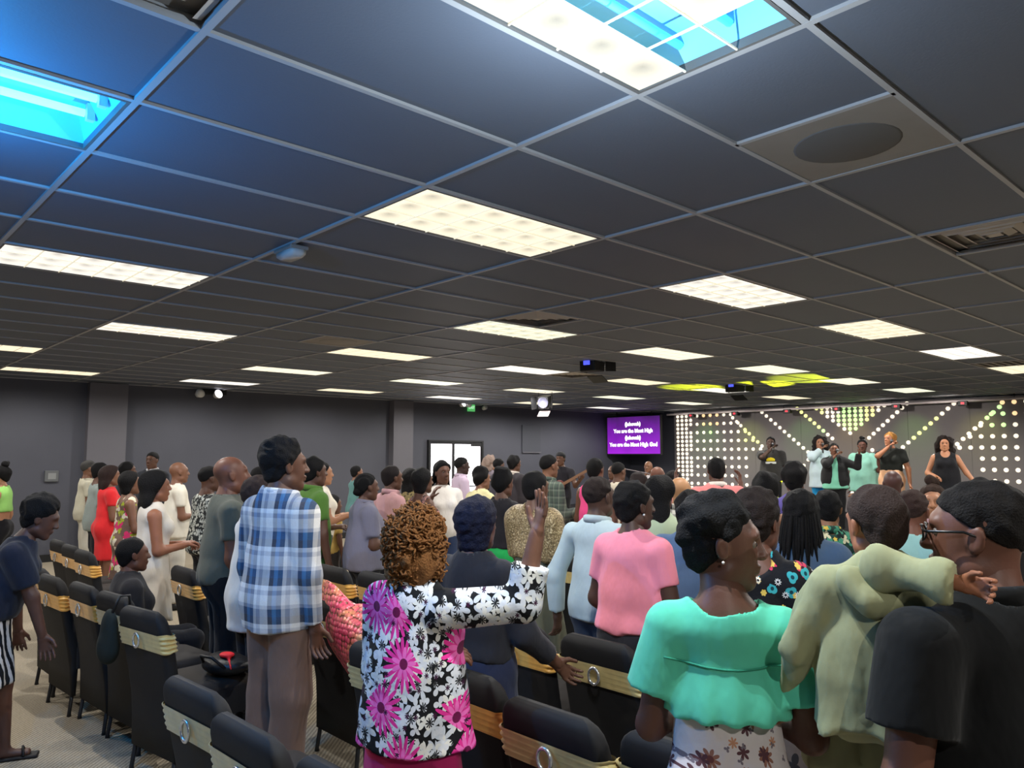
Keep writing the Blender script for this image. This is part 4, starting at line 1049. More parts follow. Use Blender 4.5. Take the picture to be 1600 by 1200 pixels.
        if top.get('scoop'): sub.append(ell(J((.06, 0, 1.43+dz)), (.09*s, .075*s, .11*s), (0, 0, 1), (0, 1, 0), .02*s, True))
        if top.get('backscoop'): sub.append(ell(J((-.10, 0, 1.42+dz)), (top['backscoop']*s, .085*s, .09*s), (0, 0, 1), (0, 1, 0), .02*s, True))
        amp = top.get('fold', .005); n_pl = top.get('pleat', 0)
        w1, w2 = wob(22/s, amp*.7, fseed, (1, 1, .35)), wob(58/s, amp*.35, fseed+1, (1, 1, .3))
        def post(X, Y, Z):
            r_ = w1(X, Y, Z)+w2(X, Y, Z)
            if n_pl: r_ = r_ + top.get('pamp', .008)*np.sin(n_pl*np.arctan2(Y, -X+1e-6))*np.clip((1.32*s-Z)/(.35*s), 0, 1)
            return r_
        g_ = garment('shirt' if top.get('name') is None else top['name'], pr+sub, mat, post); tops.append(g_)
        if top.get('collar'):
            cm = top['collar'] if not isinstance(top['collar'], bool) else mat
            cz = J((-.012, 0, 1.445+dz)); ring = []
            mb = MB()
            for k_ in range(25):
                a = 2*math.pi*k_/24*.94+math.pi*.06; rr = (nk+.018)*s
                cxx, cyy = cz[0]+.006*s+rr*1.08*math.cos(a), cz[1]+rr*math.sin(a)
                fr = .5+.5*math.cos(a); lz = cz[2]-.022*s*fr
                ring.append([(cxx, cyy, lz-.012*s), (cxx+.016*s*math.cos(a), cyy+.016*s*math.sin(a), lz-.022*s), (cxx+.010*s*math.cos(a), cyy+.010*s*math.sin(a), lz+.018*s), (cxx, cyy, lz+.026*s), (cxx-.006*s*math.cos(a), cyy-.006*s*math.sin(a), lz+.02*s)])
            mb.rings(ring).build('collar', cm, e)
        if top.get('jacket'):                                    # an open jacket over the top
            jm = top['jacket']; hj = [(J((0, 0, top.get('jhem', .86)+dz)), (0, 0, -1))]; pj = torso(o+.016, lo+.01)
            for p_ in pj: p_.clips = list(p_.clips)+hj
            for side in (1, -1): pj += armp(so+.010, side, top.get('jsl', 1.95))
            pj += [Prim(nb+np.array([0, 0, .02])*s, h((-.022, 0, -.055)), (nk+nr+.012)*s, (nk+nr+.04)*s, k=.012*s, sub=True),
                   P((.16, 0, .80+dz), (.14, 0, 1.42+dz), (.075, .09), (.045, .09), k=.02, sub=True)]
            tops.append(garment('jacket', pj, jm, wob(24/s, .005, fseed+5, (1, 1, .5))))
    # ---------- lower garment
    if bottom:
        kd = bottom['kind']; mat = bottom['mat']; wz = bottom.get('waist', 1.02)+dz
        topc = [(J((0, 0, wz)), (0, 0, 1))]
        if kd == 'trousers':
            o = bottom.get('o', .012); pr = [P((0, 0, .90+dz), (0, 0, 1.0+dz), (hipw*B+o, .108*B+o), (.145*B+o, .100*B+o), k=.05, clips=topc)]
            for side in (1, -1):
                pr += [P((-.055, side*.07, .93+dz), (-.045, side*.07, .90+dz), .080*B+o, k=.05)]+legp(o, side, None, bottom.get('flare', .012))
            garment('trousers', pr, mat, wob(30/s, .006, fseed+7, (1, 1, .8)), topc, 1.7)
        else:
            hz = bottom.get('hem', .45); fl = bottom.get('flare', .10); o = .014; hc_ = [(J((0, 0, hz)), (0, 0, -1))]
            if sit:
                pr = [P((0, 0, .46), (0, 0, .58), (hipw+o, .12+o), (.14, .11), k=.05)]
                for side in (1, -1): pr += [Prim(legs[side][0], legs[side][1], .10*s, .085*s, k=.06*s)]
                garment('skirt', pr, mat, wob(24/s, .008, fseed+7), (), 1.15)
            else:
                pr = [P((0, 0, wz+.03), (0, 0, .90), (.142*B+o, .102*B+o), (hipw*B+o+.008, .125*B+o), k=.04), P((0, 0, .90), (0, 0, hz-.03), (hipw*B+o+.008, .128*B+o), (hipw*B+fl, .125*B+fl), k=.04),
                      P((-.055, .07, .93), (-.045, .07, .90), .085*B+o, k=.05), P((-.055, -.07, .93), (-.045, -.07, .90), .085*B+o, k=.05)]
                npl = bottom.get('pleat', 9); pa = bottom.get('pamp', .008)
                garment('skirt' if wz < 1.2 else 'dress', pr, mat, lambda X, Y, Z: pa*np.sin(npl*np.arctan2(Y, X))*np.clip((.95*s-Z)/(.4*s), 0, 1)+wob(24/s, .004, fseed+7)(X, Y, Z), topc+hc_, 1.5 if pa < .009 else 1.15)
    # ---------- shoes
    if shoes and not sit:
        for side in (1, -1):
            an = legs[side][2]
            mb = sdf_mesh([Prim(an+np.array([-.035, 0, -.045])*s, an+np.array([.135, .01*side, -.052])*s, (.042*s, .040*s), (.046*s, .032*s), k=.03*s), Prim(an+np.array([-.02, 0, -.05])*s, an+np.array([-.02, 0, -.005])*s, .045*s, .042*s, k=.03*s)], .018, None, [((0, 0, .002), (0, 0, -1))])
            link('shoe', mesh_np('shoe', *mb), plain('shoe_black', (26, 25, 26), 0.5, 0.4), e)
    e2 = dict(e=e, s=s, J=J, h=h, hd=hd, arms=arms, hk=hk, nb=nb, legs=legs, B=B, pos=pos, H=H, th=th, vox=vox, garment=garment, torso=torso, P=P)
    PEOPLE.append(e2); return e2
def TR(rgb, **k): return dict(kind='trousers', mat=cloth(rgb), **k)
def SK(mat, **k): return dict(kind='skirt', mat=mat if not isinstance(mat, tuple) else cloth(mat), **k)
def TOP(mat, **k): return dict(mat=mat if not isinstance(mat, tuple) else cloth(mat), **k)
# ---------------- patterned cloths
def uv2(s, o, k=1.0):
    x, y, z = s.sep(o); return s.comb(s.math('MULTIPLY_ADD', x, -0.75, s.math('MULTIPLY', y, 1.0)), s.math('MULTIPLY', z, k))
def m_plaid(name, period, ustops, vstops, base=None, shift=0.0):
    s = N(name, 0.88, 0.2); o = s.obj(); x, y, z = s.sep(o)
    u = s.math('FRACT', s.math('MULTIPLY', s.math('ADD', s.math('MULTIPLY_ADD', x, -0.8, y), 5.0+shift), 1/period)); v = s.math('FRACT', s.math('MULTIPLY', s.math('ADD', z, 5.0), 1/period))
    cu = s.ramp(u, ustops, 'CONSTANT'); cv = s.ramp(v, vstops, 'CONSTANT')
    c = s.mix(0.5, cu, cv); s.col(s.mix(s.math('MULTIPLY', s.noise(o, 160, 2), 0.25), c, lin((120, 120, 125))))
    mp = s.n('Mapping'); mp.inputs['Scale'].default_value = (1, 1, .45); s.l(o, mp.inputs[0]); s.bump(s.noise(mp.outputs[0], 10, 3), 0.35, 0.05)
    return s.m
_w, _lg, _bl, _db, _dk = lin((226, 226, 224)), lin((168, 172, 182)), lin((70, 128, 178)), lin((34, 74, 112)), lin((52, 56, 68))
M_PLAID = m_plaid('blue_white_plaid', 0.185, [(0, _w), (0.28, _lg), (0.42, _w), (0.54, _db), (0.70, _bl), (0.84, _dk)], [(0, _db), (0.20, _lg), (0.30, _w), (0.56, _lg), (0.68, _w), (0.80, _dk)])
M_PLAIDG = m_plaid('green_grey_plaid', 0.075, [(0, lin((66, 82, 70))), (0.5, lin((120, 130, 112))), (0.7, lin((58, 66, 62)))], [(0, lin((70, 84, 72))), (0.5, lin((112, 122, 108))), (0.75, lin((48, 56, 54)))])
M_GINGHAM = m_plaid('black_white_check', 0.072, [(0, lin((235, 230, 215))), (0.5, lin((14, 14, 16)))], [(0, lin((235, 230, 215))), (0.5, lin((14, 14, 16)))])
def m_floral(name, base, layers, rough=0.85, bl=None):
    s = N(name, rough, 0.25); o = s.obj(); v2 = uv2(s, o); c = lin(base)
    if bl: c = s.mix(s.math('GREATER_THAN', s.noise(o, 5, 2), 0.55), lin(base), lin(bl))
    for rgb, scale, petals, size, depth, keep, rgb2 in layers:
        mp = s.n('Mapping'); mp.inputs['Location'].default_value = (scale*.37, scale*.71, 0); s.l(v2, mp.inputs[0])
        mk, rnd, d = s.flower(mp.outputs[0], scale, petals, size, depth, 1.0, keep)
        fc = lin(rgb)
        if rgb2: fc = s.mix(s.math('LESS_THAN', d, size*(0.33 if petals < 12 else 0.14)), lin(rgb), lin(rgb2))
        c = s.mix(mk, c, fc)
    s.put(c, s.b.inputs['Base Color'])
    s.bump(s.noise(o, 12, 3), 0.3, 0.04); return s.m
M_FLORAL = m_floral('black_white_pink_floral', (20, 20, 22), [((206, 208, 214), 13, 6, 0.55, 0.82, 0.0, None), ((226, 222, 214), 16, 4, 0.52, 0.90, 0.15, None), ((214, 214, 218), 23, 3, 0.55, 0.88, 0.45, None), ((22, 22, 24), 19, 9, 0.34, 0.88, 0.5, None), ((228, 52, 146), 6.6, 19, 0.60, 0.66, 0.48, (110, 20, 70)), ((242, 110, 186), 6.6, 9, 0.34, 0.75, 0.48, (110, 20, 70)), ((60, 20, 50), 26, 7, 0.26, 0.7, 0.80, None)])
M_SKIRTFL = m_floral('white_sprigged_skirt', (214, 204, 204), [((150, 104, 88), 14, 8, 0.34, 0.6, 0.45, (110, 64, 60)), ((92, 60, 66), 17, 6, 0.32, 0.7, 0.45, None), ((196, 140, 110), 16, 7, 0.22, 0.7, 0.75, None), ((120, 110, 120), 30, 3, 0.25, 0.8, 0.6, None)])
M_EMBROID = m_floral('black_embroidered', (22, 22, 26), [((206, 60, 92), 12, 5, 0.36, 0.7, 0.55, (60, 24, 30)), ((60, 164, 170), 15, 3, 0.34, 0.3, 0.6, (20, 60, 70)), ((226, 190, 90), 20, 6, 0.26, 0.3, 0.72, None), ((230, 226, 220), 22, 9, 0.30, 0.75, 0.74, (20, 20, 24))])
M_EMBSKIRT = m_floral('paisley_skirt', (92, 84, 84), [((34, 34, 40), 12, 3, 0.5, 0.7, 0.2, None), ((44, 112, 116), 10, 4, 0.34, 0.6, 0.5, (190, 180, 160)), ((196, 66, 56), 11, 5, 0.28, 0.6, 0.62, None), ((170, 160, 150), 18, 6, 0.26, 0.6, 0.55, None)])
M_LEAFPR = m_floral('black_white_leaf_print', (40, 42, 42), [((186, 188, 180), 24, 2, 0.55, 0.86, 0.25, None), ((146, 150, 144), 30, 2, 0.5, 0.88, 0.4, None)])
M_TROPIC = m_floral('tropical_leaf_print', (34, 62, 52), [((70, 140, 112), 13, 3, 0.5, 0.8, 0.3, None), ((214, 206, 168), 14, 4, 0.4, 0.75, 0.45, None), ((226, 190, 80), 20, 5, 0.26, 0.5, 0.7, None), ((18, 30, 28), 17, 3, 0.4, 0.85, 0.45, None)])
M_MULTI = m_floral('bright_patterned_dress', (120, 96, 84), [((226, 216, 190), 12, 3, 0.6, 0.5, 0.3, None), ((226, 60, 116), 9, 4, 0.5, 0.5, 0.5, None), ((170, 180, 60), 13, 3, 0.4, 0.6, 0.5, None)])
M_BROWNPR = m_floral('brown_striped_print', (120, 90, 84), [((170, 120, 110), 22, 2, 0.5, 0.8, 0.2, None), ((60, 44, 44), 20, 2, 0.4, 0.8, 0.4, None)])
M_OLIVEPR = m_floral('olive_patterned_top', (140, 124, 84), [((70, 62, 46), 26, 4, 0.4, 0.6, 0.3, None), ((210, 186, 120), 24, 5, 0.35, 0.5, 0.4, None)])
M_PURPLE = m_floral('purple_print', (70, 62, 120), [((170, 160, 190), 26, 4, 0.4, 0.6, 0.3, None), ((34, 30, 60), 20, 4, 0.4, 0.6, 0.4, None)])
def m_gsequin():
    s = N('gold_sequin', 0.35, 0.6, 0.25); o = s.obj(); f = s.noise(o, 85, 3, .7)
    s.col(s.ramp(f, [(0.35, lin((84, 70, 46))), (0.55, lin((150, 128, 88))), (0.68, lin((226, 210, 170)))])); s.bump(f, .8, .01); return s.m
M_GSEQ = m_gsequin()
M_DENIM = cloth((72, 94, 122)); M_JEANS = (44, 52, 66); M_DKJEANS = (46, 46, 54)
def m_stripe():
    s = N('black_white_stripe', 0.85, .2); o = s.obj(); x, y, z = s.sep(o)
    f = s.math('FRACT', s.math('MULTIPLY_ADD', s.math('ADD', s.math('MULTIPLY_ADD', z, 0.35, x), y), 16.0, s.math('MULTIPLY', s.noise(o, 9), 1.2)))
    s.col(s.ramp(f, [(0, lin((26, 26, 30))), (0.55, lin((206, 200, 196)))], 'CONSTANT')); return s.m
M_STRIPE = m_stripe()
W = (226, 220, 204)
# ================================================================== the crowd, from the back of the hall to the stage
# ---- left side
person('woman in lime green sleeveless top at the left edge, far back', 3, 727, 9.0, 150, 'f', TAN, ('bun', BLACKH), TOP((150, 206, 110), sleeve=0, strap=1, hem=1.15), TR((24, 24, 28), waist=1.16), L=WIDE, R=WIDE)
pl = person('person in dark navy shirt and striped skirt leaning forward at the left edge', 18, 805, 4.3, -18, 'f', (84, 56, 46), ('afro', BLACKH, .035), TOP((30, 34, 48), sleeve=.75, so=.03, hem=.92, loose=.04), SK(M_STRIPE, hem=.50, flare=.06, pamp=.014), L=((-.1, .2, -1), (.1, .02, -1)), R=((.42, -.02, -1), (.28, -.02, -1)), lean=(.40, 0), head=(-5, -22), H=1.50, shoes=False, pos=tuple(at(-34, 1100, 4.25)[:2]), hand=(None, dict(curl=.35)), legdx=.10)
person('older man in cream shirt and pale trousers leftmost of the standing left group', 139, 719, 10.9, -8, 'm', MID, ('fade', (70, 68, 66)), TOP((196, 190, 168), sleeve=.6, hem=.85, loose=.03), TR((206, 200, 184)), L=HANG, R=BENT)
person('man in grey-green shirt and dark trousers beside the cream shirt man', 157, 722, 9.6, -5, 'm', DARK, ('short', BLACKH), TOP((142, 152, 148), sleeve=.7, hem=.84, loose=.03), TR((28, 28, 34)), R=BENT)
person('woman in red dress with dark belt and straight dark hair', 172, 727, 9.0, -2, 'f', MID, ('long', (44, 32, 30), .20), TOP((222, 46, 50), sleeve=.5, hem=.55, loose=.0, name='dress', fl=.0), None, R=CLASP, L=CLASP)
person('dark haired person half hidden behind the patterned dress woman', 199, 721, 10.6, 0, 'm', DARK, ('crop', BLACKH), TOP((46, 46, 54), sleeve=1.9), TR((28, 28, 32)))
person('woman in bright patterned sleeveless dress with dark hair up', 203, 737, 7.9, -6, 'f', MID, ('bob', BLACKH), TOP(M_MULTI, sleeve=0, strap=1, hem=.5, loose=.01, backscoop=.10, name='dress', fl=.03), None, L=LOWF, R=((.2, .2, -1), (.9, -.3, .0)))
person('man in dark suit and white collar looking back at the camera', 239, 706, 11.8, 215, 'm', DARK, ('fade', BLACKH), TOP((225, 225, 230), sleeve=0, hem=.95, jacket=cloth((40, 42, 50)), collar=True), TR((34, 34, 40)), eyes=True, head=(8, 0))
person('woman in long white sleeveless dress with long black hair and clasped hands', 243, 736, 6.0, -10, 'f', (150, 98, 74), ('long', BLACKH, .36), TOP((216, 208, 196), sleeve=0, strap=1, hem=.50, loose=.0, name='dress', fl=.05, pleat=8, pamp=.006), None, L=CLASP, R=CLASP, hand=(dict(curl=.9), dict(curl=.9)))
person('balding man with glasses in white t-shirt behind the white dress woman', 279, 721, 8.8, -8, 'm', MID, ('none', BLACKH), TOP(W, sleeve=.6, hem=.82, loose=.04), TR((196, 190, 176)), L=CLASP, R=CLASP)
person('person in black and white leaf print shirt behind the bald man', 327, 728, 7.3, -5, 'm', DARK, ('fade', BLACKH), TOP(M_LEAFPR, sleeve=.75, so=.03, hem=.86, loose=.03), TR((26, 26, 30)), bulk=1.1)
person('bald man in olive t-shirt and black trousers', 360, 711, 5.05, -12, 'm', (112, 72, 56), ('none', BLACKH), TOP((92, 94, 84), sleeve=.62, so=.020, hem=.90, loose=.030), TR((24, 25, 30)), L=CLASP, R=HANGF, bulk=1.12, head=(-6, 4))
person('dark haired woman behind the bald man and the plaid man', 408, 728, 7.8, -10, 'f', MID, ('short', BLACKH), TOP((50, 48, 52), sleeve=.6), SK((30, 30, 34)))
person('man in white long sleeved shirt with short cropped hair behind plaid man', 404, 742, 4.66, -10, 'm', (84, 60, 50), ('short', (58, 46, 42)), TOP((222, 220, 214), o=.020, sleeve=1.95, hem=.74, loose=.03, fl=.0, collar=True), TR((26, 26, 32)))
pm = person('tall man in blue and white plaid shirt and brown trousers', 444, 688, 4.05, 8, 'm', DARK, ('afro', BLACKH, .026), TOP(M_PLAID, o=.022, sleeve=1.92, so=.022, cuff=.014, hem=.80, loose=.032, collar=True, fold=.007), TR((110, 88, 78), o=.018, flare=.03), L=HANG, R=((.06, .10, -1), (.20, -.02, -1)), head=(-20, 0), vox=.008, bulk=.98)
person('man in green polo shirt behind the plaid shirt', 490, 714, 6.6, -5, 'm', DARK, ('crop', BLACKH), TOP((84, 122, 52), sleeve=.6, hem=.74, loose=.03, collar=True), TR((96, 78, 60)), L=CLASP, R=HANG)
person('woman in white top with hands held open, behind the green polo', 503, 721, 8.0, -15, 'f', TAN, ('short', BLACKH), TOP(W, sleeve=.5, hem=.9), TR((40, 40, 46)), L=BENT, R=((.2, .15, -1), (1, -.1, .35)))
person('person in teal top raising an arm near the far wall', 557, 727, 12.5, -10, 'f', MID, ('short', BLACKH), TOP((88, 130, 128), sleeve=1.5), TR((30, 30, 34)), L=UPF, R=HANG)
person('small child at the far row beside the gold bows', 520, 778, 8.6, 0, 'm', DARK, ('short', BLACKH), TOP((190, 160, 90), sleeve=.6), TR((60, 56, 56)), hs=1.25)
person('woman in grey shirt with braided hair pinned back', 572, 739, 6.5, -12, 'f', DARK, ('cornrow', BLACKH), TOP((118, 116, 132), sleeve=.75, so=.024, hem=.84, loose=.045, collar=True, fold=.007), TR((28, 28, 34)), bulk=1.15, R=BENT)
person('man in dusty pink shirt with short hair', 612, 727, 7.4, -8, 'm', DARK, ('short', (34, 28, 28)), TOP((196, 150, 152), sleeve=1.92, so=.022, hem=.82, loose=.03, collar=True, fold=.007), TR((34, 34, 40)), bulk=1.08)
person('person in olive patterned top between pink shirt and patterned back', 643, 733, 8.6, -5, 'f', MID, ('long', BLACKH, .16), TOP(M_OLIVEPR, sleeve=1.9, hem=.9), TR((40, 38, 36)), R=CLASP)
person('woman in brown print top with dark bob hair', 660, 732, 7.4, -5, 'f', DARK, ('bob', BLACKH), TOP(M_BROWNPR, sleeve=0, strap=1, hem=.9, backscoop=.12), TR((30, 30, 36)))
person('woman with braids in white t-shirt wiping her face', 691, 720, 8.1, 250, 'f', (100, 68, 54), ('braids', BLACKH, .34), TOP((226, 220, 214), sleeve=.65, so=.02, hem=.9, loose=.03), TR((46, 60, 92)), L=HANG, R=((.35, .25, -.75), (.35, -.35, 1)), eyes=True, head=(10, 0))
person('man in lilac shirt standing before the bright door', 721, 714, 11.0, -20, 'm', (58, 40, 36), ('fade', BLACKH), TOP((196, 176, 196), sleeve=1.5, hem=.85, collar=True), TR((34, 34, 40)))
person('grey haired person in the far crowd right of the door', 765, 713, 14.2, 0, 'f', TAN, ('curly', (150, 130, 120), .03), TOP((120, 110, 120), sleeve=1.5), TR((30, 30, 34)))
person('short person in dark top in the far crowd by the wall panel', 779, 716, 12.8, 0, 'm', DARK, ('fade', BLACKH), TOP((60, 56, 66), sleeve=1.5), TR((30, 30, 34)))
person('person in cream jacket with dark ponytail', 752, 731, 8.4, -8, 'f', MID, ('updo', BLACKH), TOP((224, 214, 164), sleeve=1.9, so=.028, hem=.84, loose=.05), TR((34, 34, 40)), bulk=1.25)
person('woman in black top and green skirt with dark hair up', 785, 733, 6.6, 2, 'f', DARK, ('updo', BLACKH), TOP((38, 36, 40), sleeve=.6, hem=1.02), SK((40, 170, 86), hem=.35, waist=1.06))
person('man with short hair and pale collar in the far crowd', 803, 711, 11.6, -5, 'm', DARK, ('crop', BLACKH), TOP((196, 186, 176), sleeve=1.9, jacket=cloth((50, 46, 50)), collar=True), TR((30, 30, 34)))
person('man in green and grey plaid shirt', 857, 710, 8.4, -12, 'm', MID, ('fade', BLACKH), TOP(M_PLAIDG, sleeve=1.9, so=.02, hem=.84, loose=.03, collar=True), TR((30, 30, 34)), bulk=1.08, R=BENT)
gs = person('person in black cap and black clothes playing a guitar by the wall', 876, 706, 14.6, 200, 'm', DARK, ('short', BLACKH, 'cap'), TOP((34, 32, 38), sleeve=.6), TR((28, 28, 32)), L=((.3, .4, -.8), (.5, .5, .35)), R=CLASP, z0=.0)
person('woman in gold sequined top and long olive dress', 836, 735, 5.3, 0, 'f', (96, 64, 48), ('short', BLACKH), TOP(M_GSEQ, sleeve=.95, so=.045, hem=1.10, loose=.02, fold=.010), SK((92, 92, 76), hem=.08, waist=1.12, flare=.14, pleat=12, pamp=.014), L=LOWF, R=CLASP)
person('woman in bright pink sleeveless top with short dark hair', 930, 715, 8.0, 8, 'f', (104, 70, 56), ('short', BLACKH), TOP((226, 70, 130), sleeve=0, strap=1, hem=.9, backscoop=.08), TR((30, 30, 36)))
person('man in light blue shirt and jeans with shaved head', 934, 744, 4.45, 2, 'm', (84, 60, 48), ('fade', (40, 32, 30)), TOP((176, 194, 198), sleeve=1.88, so=.015, cuff=.012, hem=.86, loose=.028, collar=True, fold=.007), TR((52, 62, 78)), L=((-.14, .42, -1), (.10, .06, -1)), R=CLASP, head=(-8, 4), vox=.0115)
person('person in cream top with cap of dark hair in the far crowd', 966, 722, 9.8, -5, 'm', DARK, ('fade', BLACKH), TOP((206, 196, 176), sleeve=1.5), TR((30, 30, 34)))
person('face in the far crowd left of the lyric screen corner', 957, 727, 13.0, 190, 'm', DARK, ('none', BLACKH), TOP((60, 40, 50), sleeve=1.5), TR((30, 30, 34)), eyes=True)
person('person at the keyboard holding a microphone near the far corner', 1013, 720, 14.8, 200, 'm', MID, ('none', BLACKH), TOP((220, 214, 220), sleeve=.6, jacket=cloth((40, 38, 44))), TR((30, 30, 34)), R=MIC, eyes=True, z0=.0)
person('bald man in dark shirt in the far crowd below the lyric screen', 1027, 728, 9.0, 0, 'm', (112, 72, 56), ('none', BLACKH), TOP((60, 52, 58), sleeve=1.5), TR((30, 30, 34)))
person('long haired person in dark reddish top beside the bulb wall', 1052, 736, 8.6, 5, 'f', DARK, ('bob', BLACKH), TOP((66, 40, 46), sleeve=1.5), TR((30, 30, 34)), R=UPF)
person('dark haired person in the crowd right of the shaved head man', 998, 738, 7.6, 0, 'f', DARK, ('crop', (40, 32, 32)), TOP((150, 120, 120), sleeve=.6), TR((30, 30, 34)))
person('woman with long dark hair in pale green top', 1031, 744, 5.1, 5, 'f', DARK, ('long', BLACKH, .16), TOP((176, 190, 160), sleeve=.6, hem=.9), TR((30, 30, 34)))
pk = person('woman in pink t-shirt and dark jeans with short dark hair', 990, 752, 3.8, 2, 'f', (78, 54, 44), ('crop', BLACKH), TOP((238, 140, 158), sleeve=.60, so=.014, hem=.95, loose=.020, fold=.004, neck=.02), TR(M_DKJEANS, waist=1.0), L=((.02, .30, -1), (.55, -.2, -.6)), R=((.06, .22, -1), (.9, -.1, -.1)), head=(-22, -2), bulk=1.20, vox=.0105)
person('person with shaved pale head in black and white check shirt', 1062, 744, 6.0, -5, 'm', (176, 130, 92), ('none', BLACKH), TOP(M_GINGHAM, sleeve=1.9, hem=.84, loose=.03, collar=True), TR((30, 30, 34)))
person('man in coral pink shirt with white collar, hands raised, back to camera', 1119, 714, 7.4, 44, 'm', DARK, ('short', BLACKH), TOP((236, 142, 140), sleeve=1.6, so=.026, hem=.84, loose=.035, collar=cloth((236, 226, 216)), fold=.006), TR((34, 34, 40)), L=((.75, .55, -.45), (.3, .0, 1)), R=((.8, .35, -.55), (.3, .0, 1)), bulk=1.12)
person('person in blue denim shirt with short dark hair', 1078, 766, 4.25, 12, 'f', DARK, ('crop', BLACKH), TOP((74, 98, 130), sleeve=.85, so=.024, hem=.84, loose=.04, collar=True, fold=.007), TR((30, 32, 40)), bulk=1.22)
person('person with dark updo and purple print top near the stage', 1197, 741, 5.3, 10, 'f', DARK, ('updo', BLACKH), TOP(M_PURPLE, sleeve=.7, hem=.9), TR((30, 30, 34)))
person('woman with round afro in purple print near the stage', 1241, 726, 6.3, 20, 'f', DARK, ('afro', BLACKH, .035), TOP((86, 76, 140), sleeve=.7, hem=.9), TR((30, 30, 34)))
person('person with hands behind head in tropical leaf print shirt', 1292, 764, 4.5, 30, 'm', (150, 104, 74), ('short', BLACKH), TOP(M_TROPIC, sleeve=.85, so=.03, hem=.84, loose=.04, collar=True), TR((40, 40, 46)), L=((.2, .85, .0), (-.1, -.9, .75)), R=((.2, .75, .25), (-.25, -.75, .65)), bulk=1.1)
person('bald man in dark shirt just below the peach skirt singer', 1394, 734, 6.6, 30, 'm', (76, 50, 46), ('none', BLACKH), TOP((150, 140, 140), sleeve=1.5, collar=True), TR((30, 30, 34)))
person('bald man in pale teal t-shirt seen between toddler and glasses man', 1424, 764, 4.0, 5, 'm', (120, 76, 60), ('fade', (60, 44, 40)), TOP((150, 196, 196), sleeve=.7, so=.022, hem=.84, loose=.04), TR((40, 42, 50)), bulk=1.18, L=CLASP, R=((.15, .15, -1), (1, -.1, .15)))
q = at(1457, 756, 4.20); person('little girl with fair skin held over the shoulder of the pale teal t-shirt', 1457, 756, 4.20, 196, 'f', (186, 132, 100), ('bun', (60, 44, 36)), TOP((226, 190, 196), sleeve=.6, hem=.8), SK((226, 190, 196), hem=.5), eyes=True, H=0.80, z0=q[2]-0.83, sit=True, hs=1.2, shoes=False, L=BENT, R=BENT, category='person')
br = person('woman with long black braids in blue denim jacket', 1250, 766, 3.75, 20, 'f', DARK, ('braids', BLACKH, .30), TOP((110, 132, 150), sleeve=1.9, so=.026, hem=.80, loose=.04, jacket=M_DENIM, collar=True), TR((34, 38, 50)), bulk=1.12)
person('woman in black embroidered top and paisley skirt with afro hair', 1184, 770, 3.05, 8, 'f', (104, 68, 54), ('afro', (40, 32, 30), .03), TOP(M_EMBROID, sleeve=.95, so=.03, hem=.98, loose=.02, backscoop=.06), SK(M_EMBSKIRT, hem=.12, waist=1.04, flare=.16, pamp=.012), L=CLASP, R=((.15, .3, -1), (.9, -.2, -.2)), head=(-15, 0), vox=.0105)
person('woman with shiny navy hair in black top and navy skirt', 745, 777, 3.35, 8, 'f', DARK, ('bob', (20, 23, 42)), TOP((38, 38, 44), sleeve=1.7, so=.020, hem=.98, loose=.02), SK((36, 42, 66), hem=.20, waist=1.02, flare=.07, pamp=.004), L=CLASP, R=((.25, .35, -1), (.6, .12, -.5)), bulk=1.15, vox=.0105)
# seated person at the left
person('seated person in black top with smooth dark hair in the left row', 172, 842, 5.35, -8, 'f', (98, 62, 48), ('short', BLACKH), TOP((38, 36, 38), sleeve=1.9, hem=.88), TR((30, 30, 34)), L=LOWF, R=LOWF, sit=True, bulk=1.1, pos=(1.70, 5.60), H=1.16)
# ---- the woman in the flowered jacket
fl = person('woman in black, white and pink flowered jacket and magenta skirt raising one hand', 652, 797, 2.68, 12, 'f', (112, 76, 60), ('curly', (122, 80, 44), .040), TOP(M_FLORAL, sleeve=1.55, so=.022, cuff=.034, hem=.845, loose=.040, fl=.030, fold=.004), SK((196, 44, 110), hem=.10, waist=1.0, flare=.05, pamp=.006), L=CLASP, R=((.50, .85, .10), (.10, .18, 1)), hand=(None, dict(w=(.5, -.85, 0), curl=.16, spread=.12, flip=False)), bulk=1.06, vox=.0075)
# ---- the woman in mint
mt = person('woman in mint green blouse and white sprigged skirt, face in profile', 1128, 778, 2.04, 34, 'f', (96, 64, 52), ('afro', BLACKH, .012), TOP((92, 200, 168), sleeve=.62, so=.018, cuff=.046, hem=1.135, loose=.040, fold=.003, neck=.040, pleat=11, pamp=.006), SK(M_SKIRTFL, hem=.25, waist=1.165, flare=.14, pleat=26, pamp=.010), L=((.10, .20, -1), (.85, -.5, -.05)), R=((.06, .24, -1), (.85, -.5, .0)), head=(-90, -4), vox=.0065, eyes=True, bulk=.84, swk=.92)
# ---- glasses man and the toddler he carries
fm = person('man in black polo shirt and glasses carrying a toddler, nearest at right', 1530, 749, 1.74, 66, 'm', (104, 68, 54), ('fade', (24, 21, 20)), TOP((13, 14, 15), sleeve=.60, so=.030, cuff=.038, hem=.80, loose=.035, collar=True, fold=.005, neck=.022), TR((30, 30, 34)), L=((-.05, .25, -1), (.8, -.9, .1)), R=((.1, .2, -1), (.9, -.4, .1)), head=(36, -2), vox=.0075, bulk=1.16, eyes=True, swk=1.12)
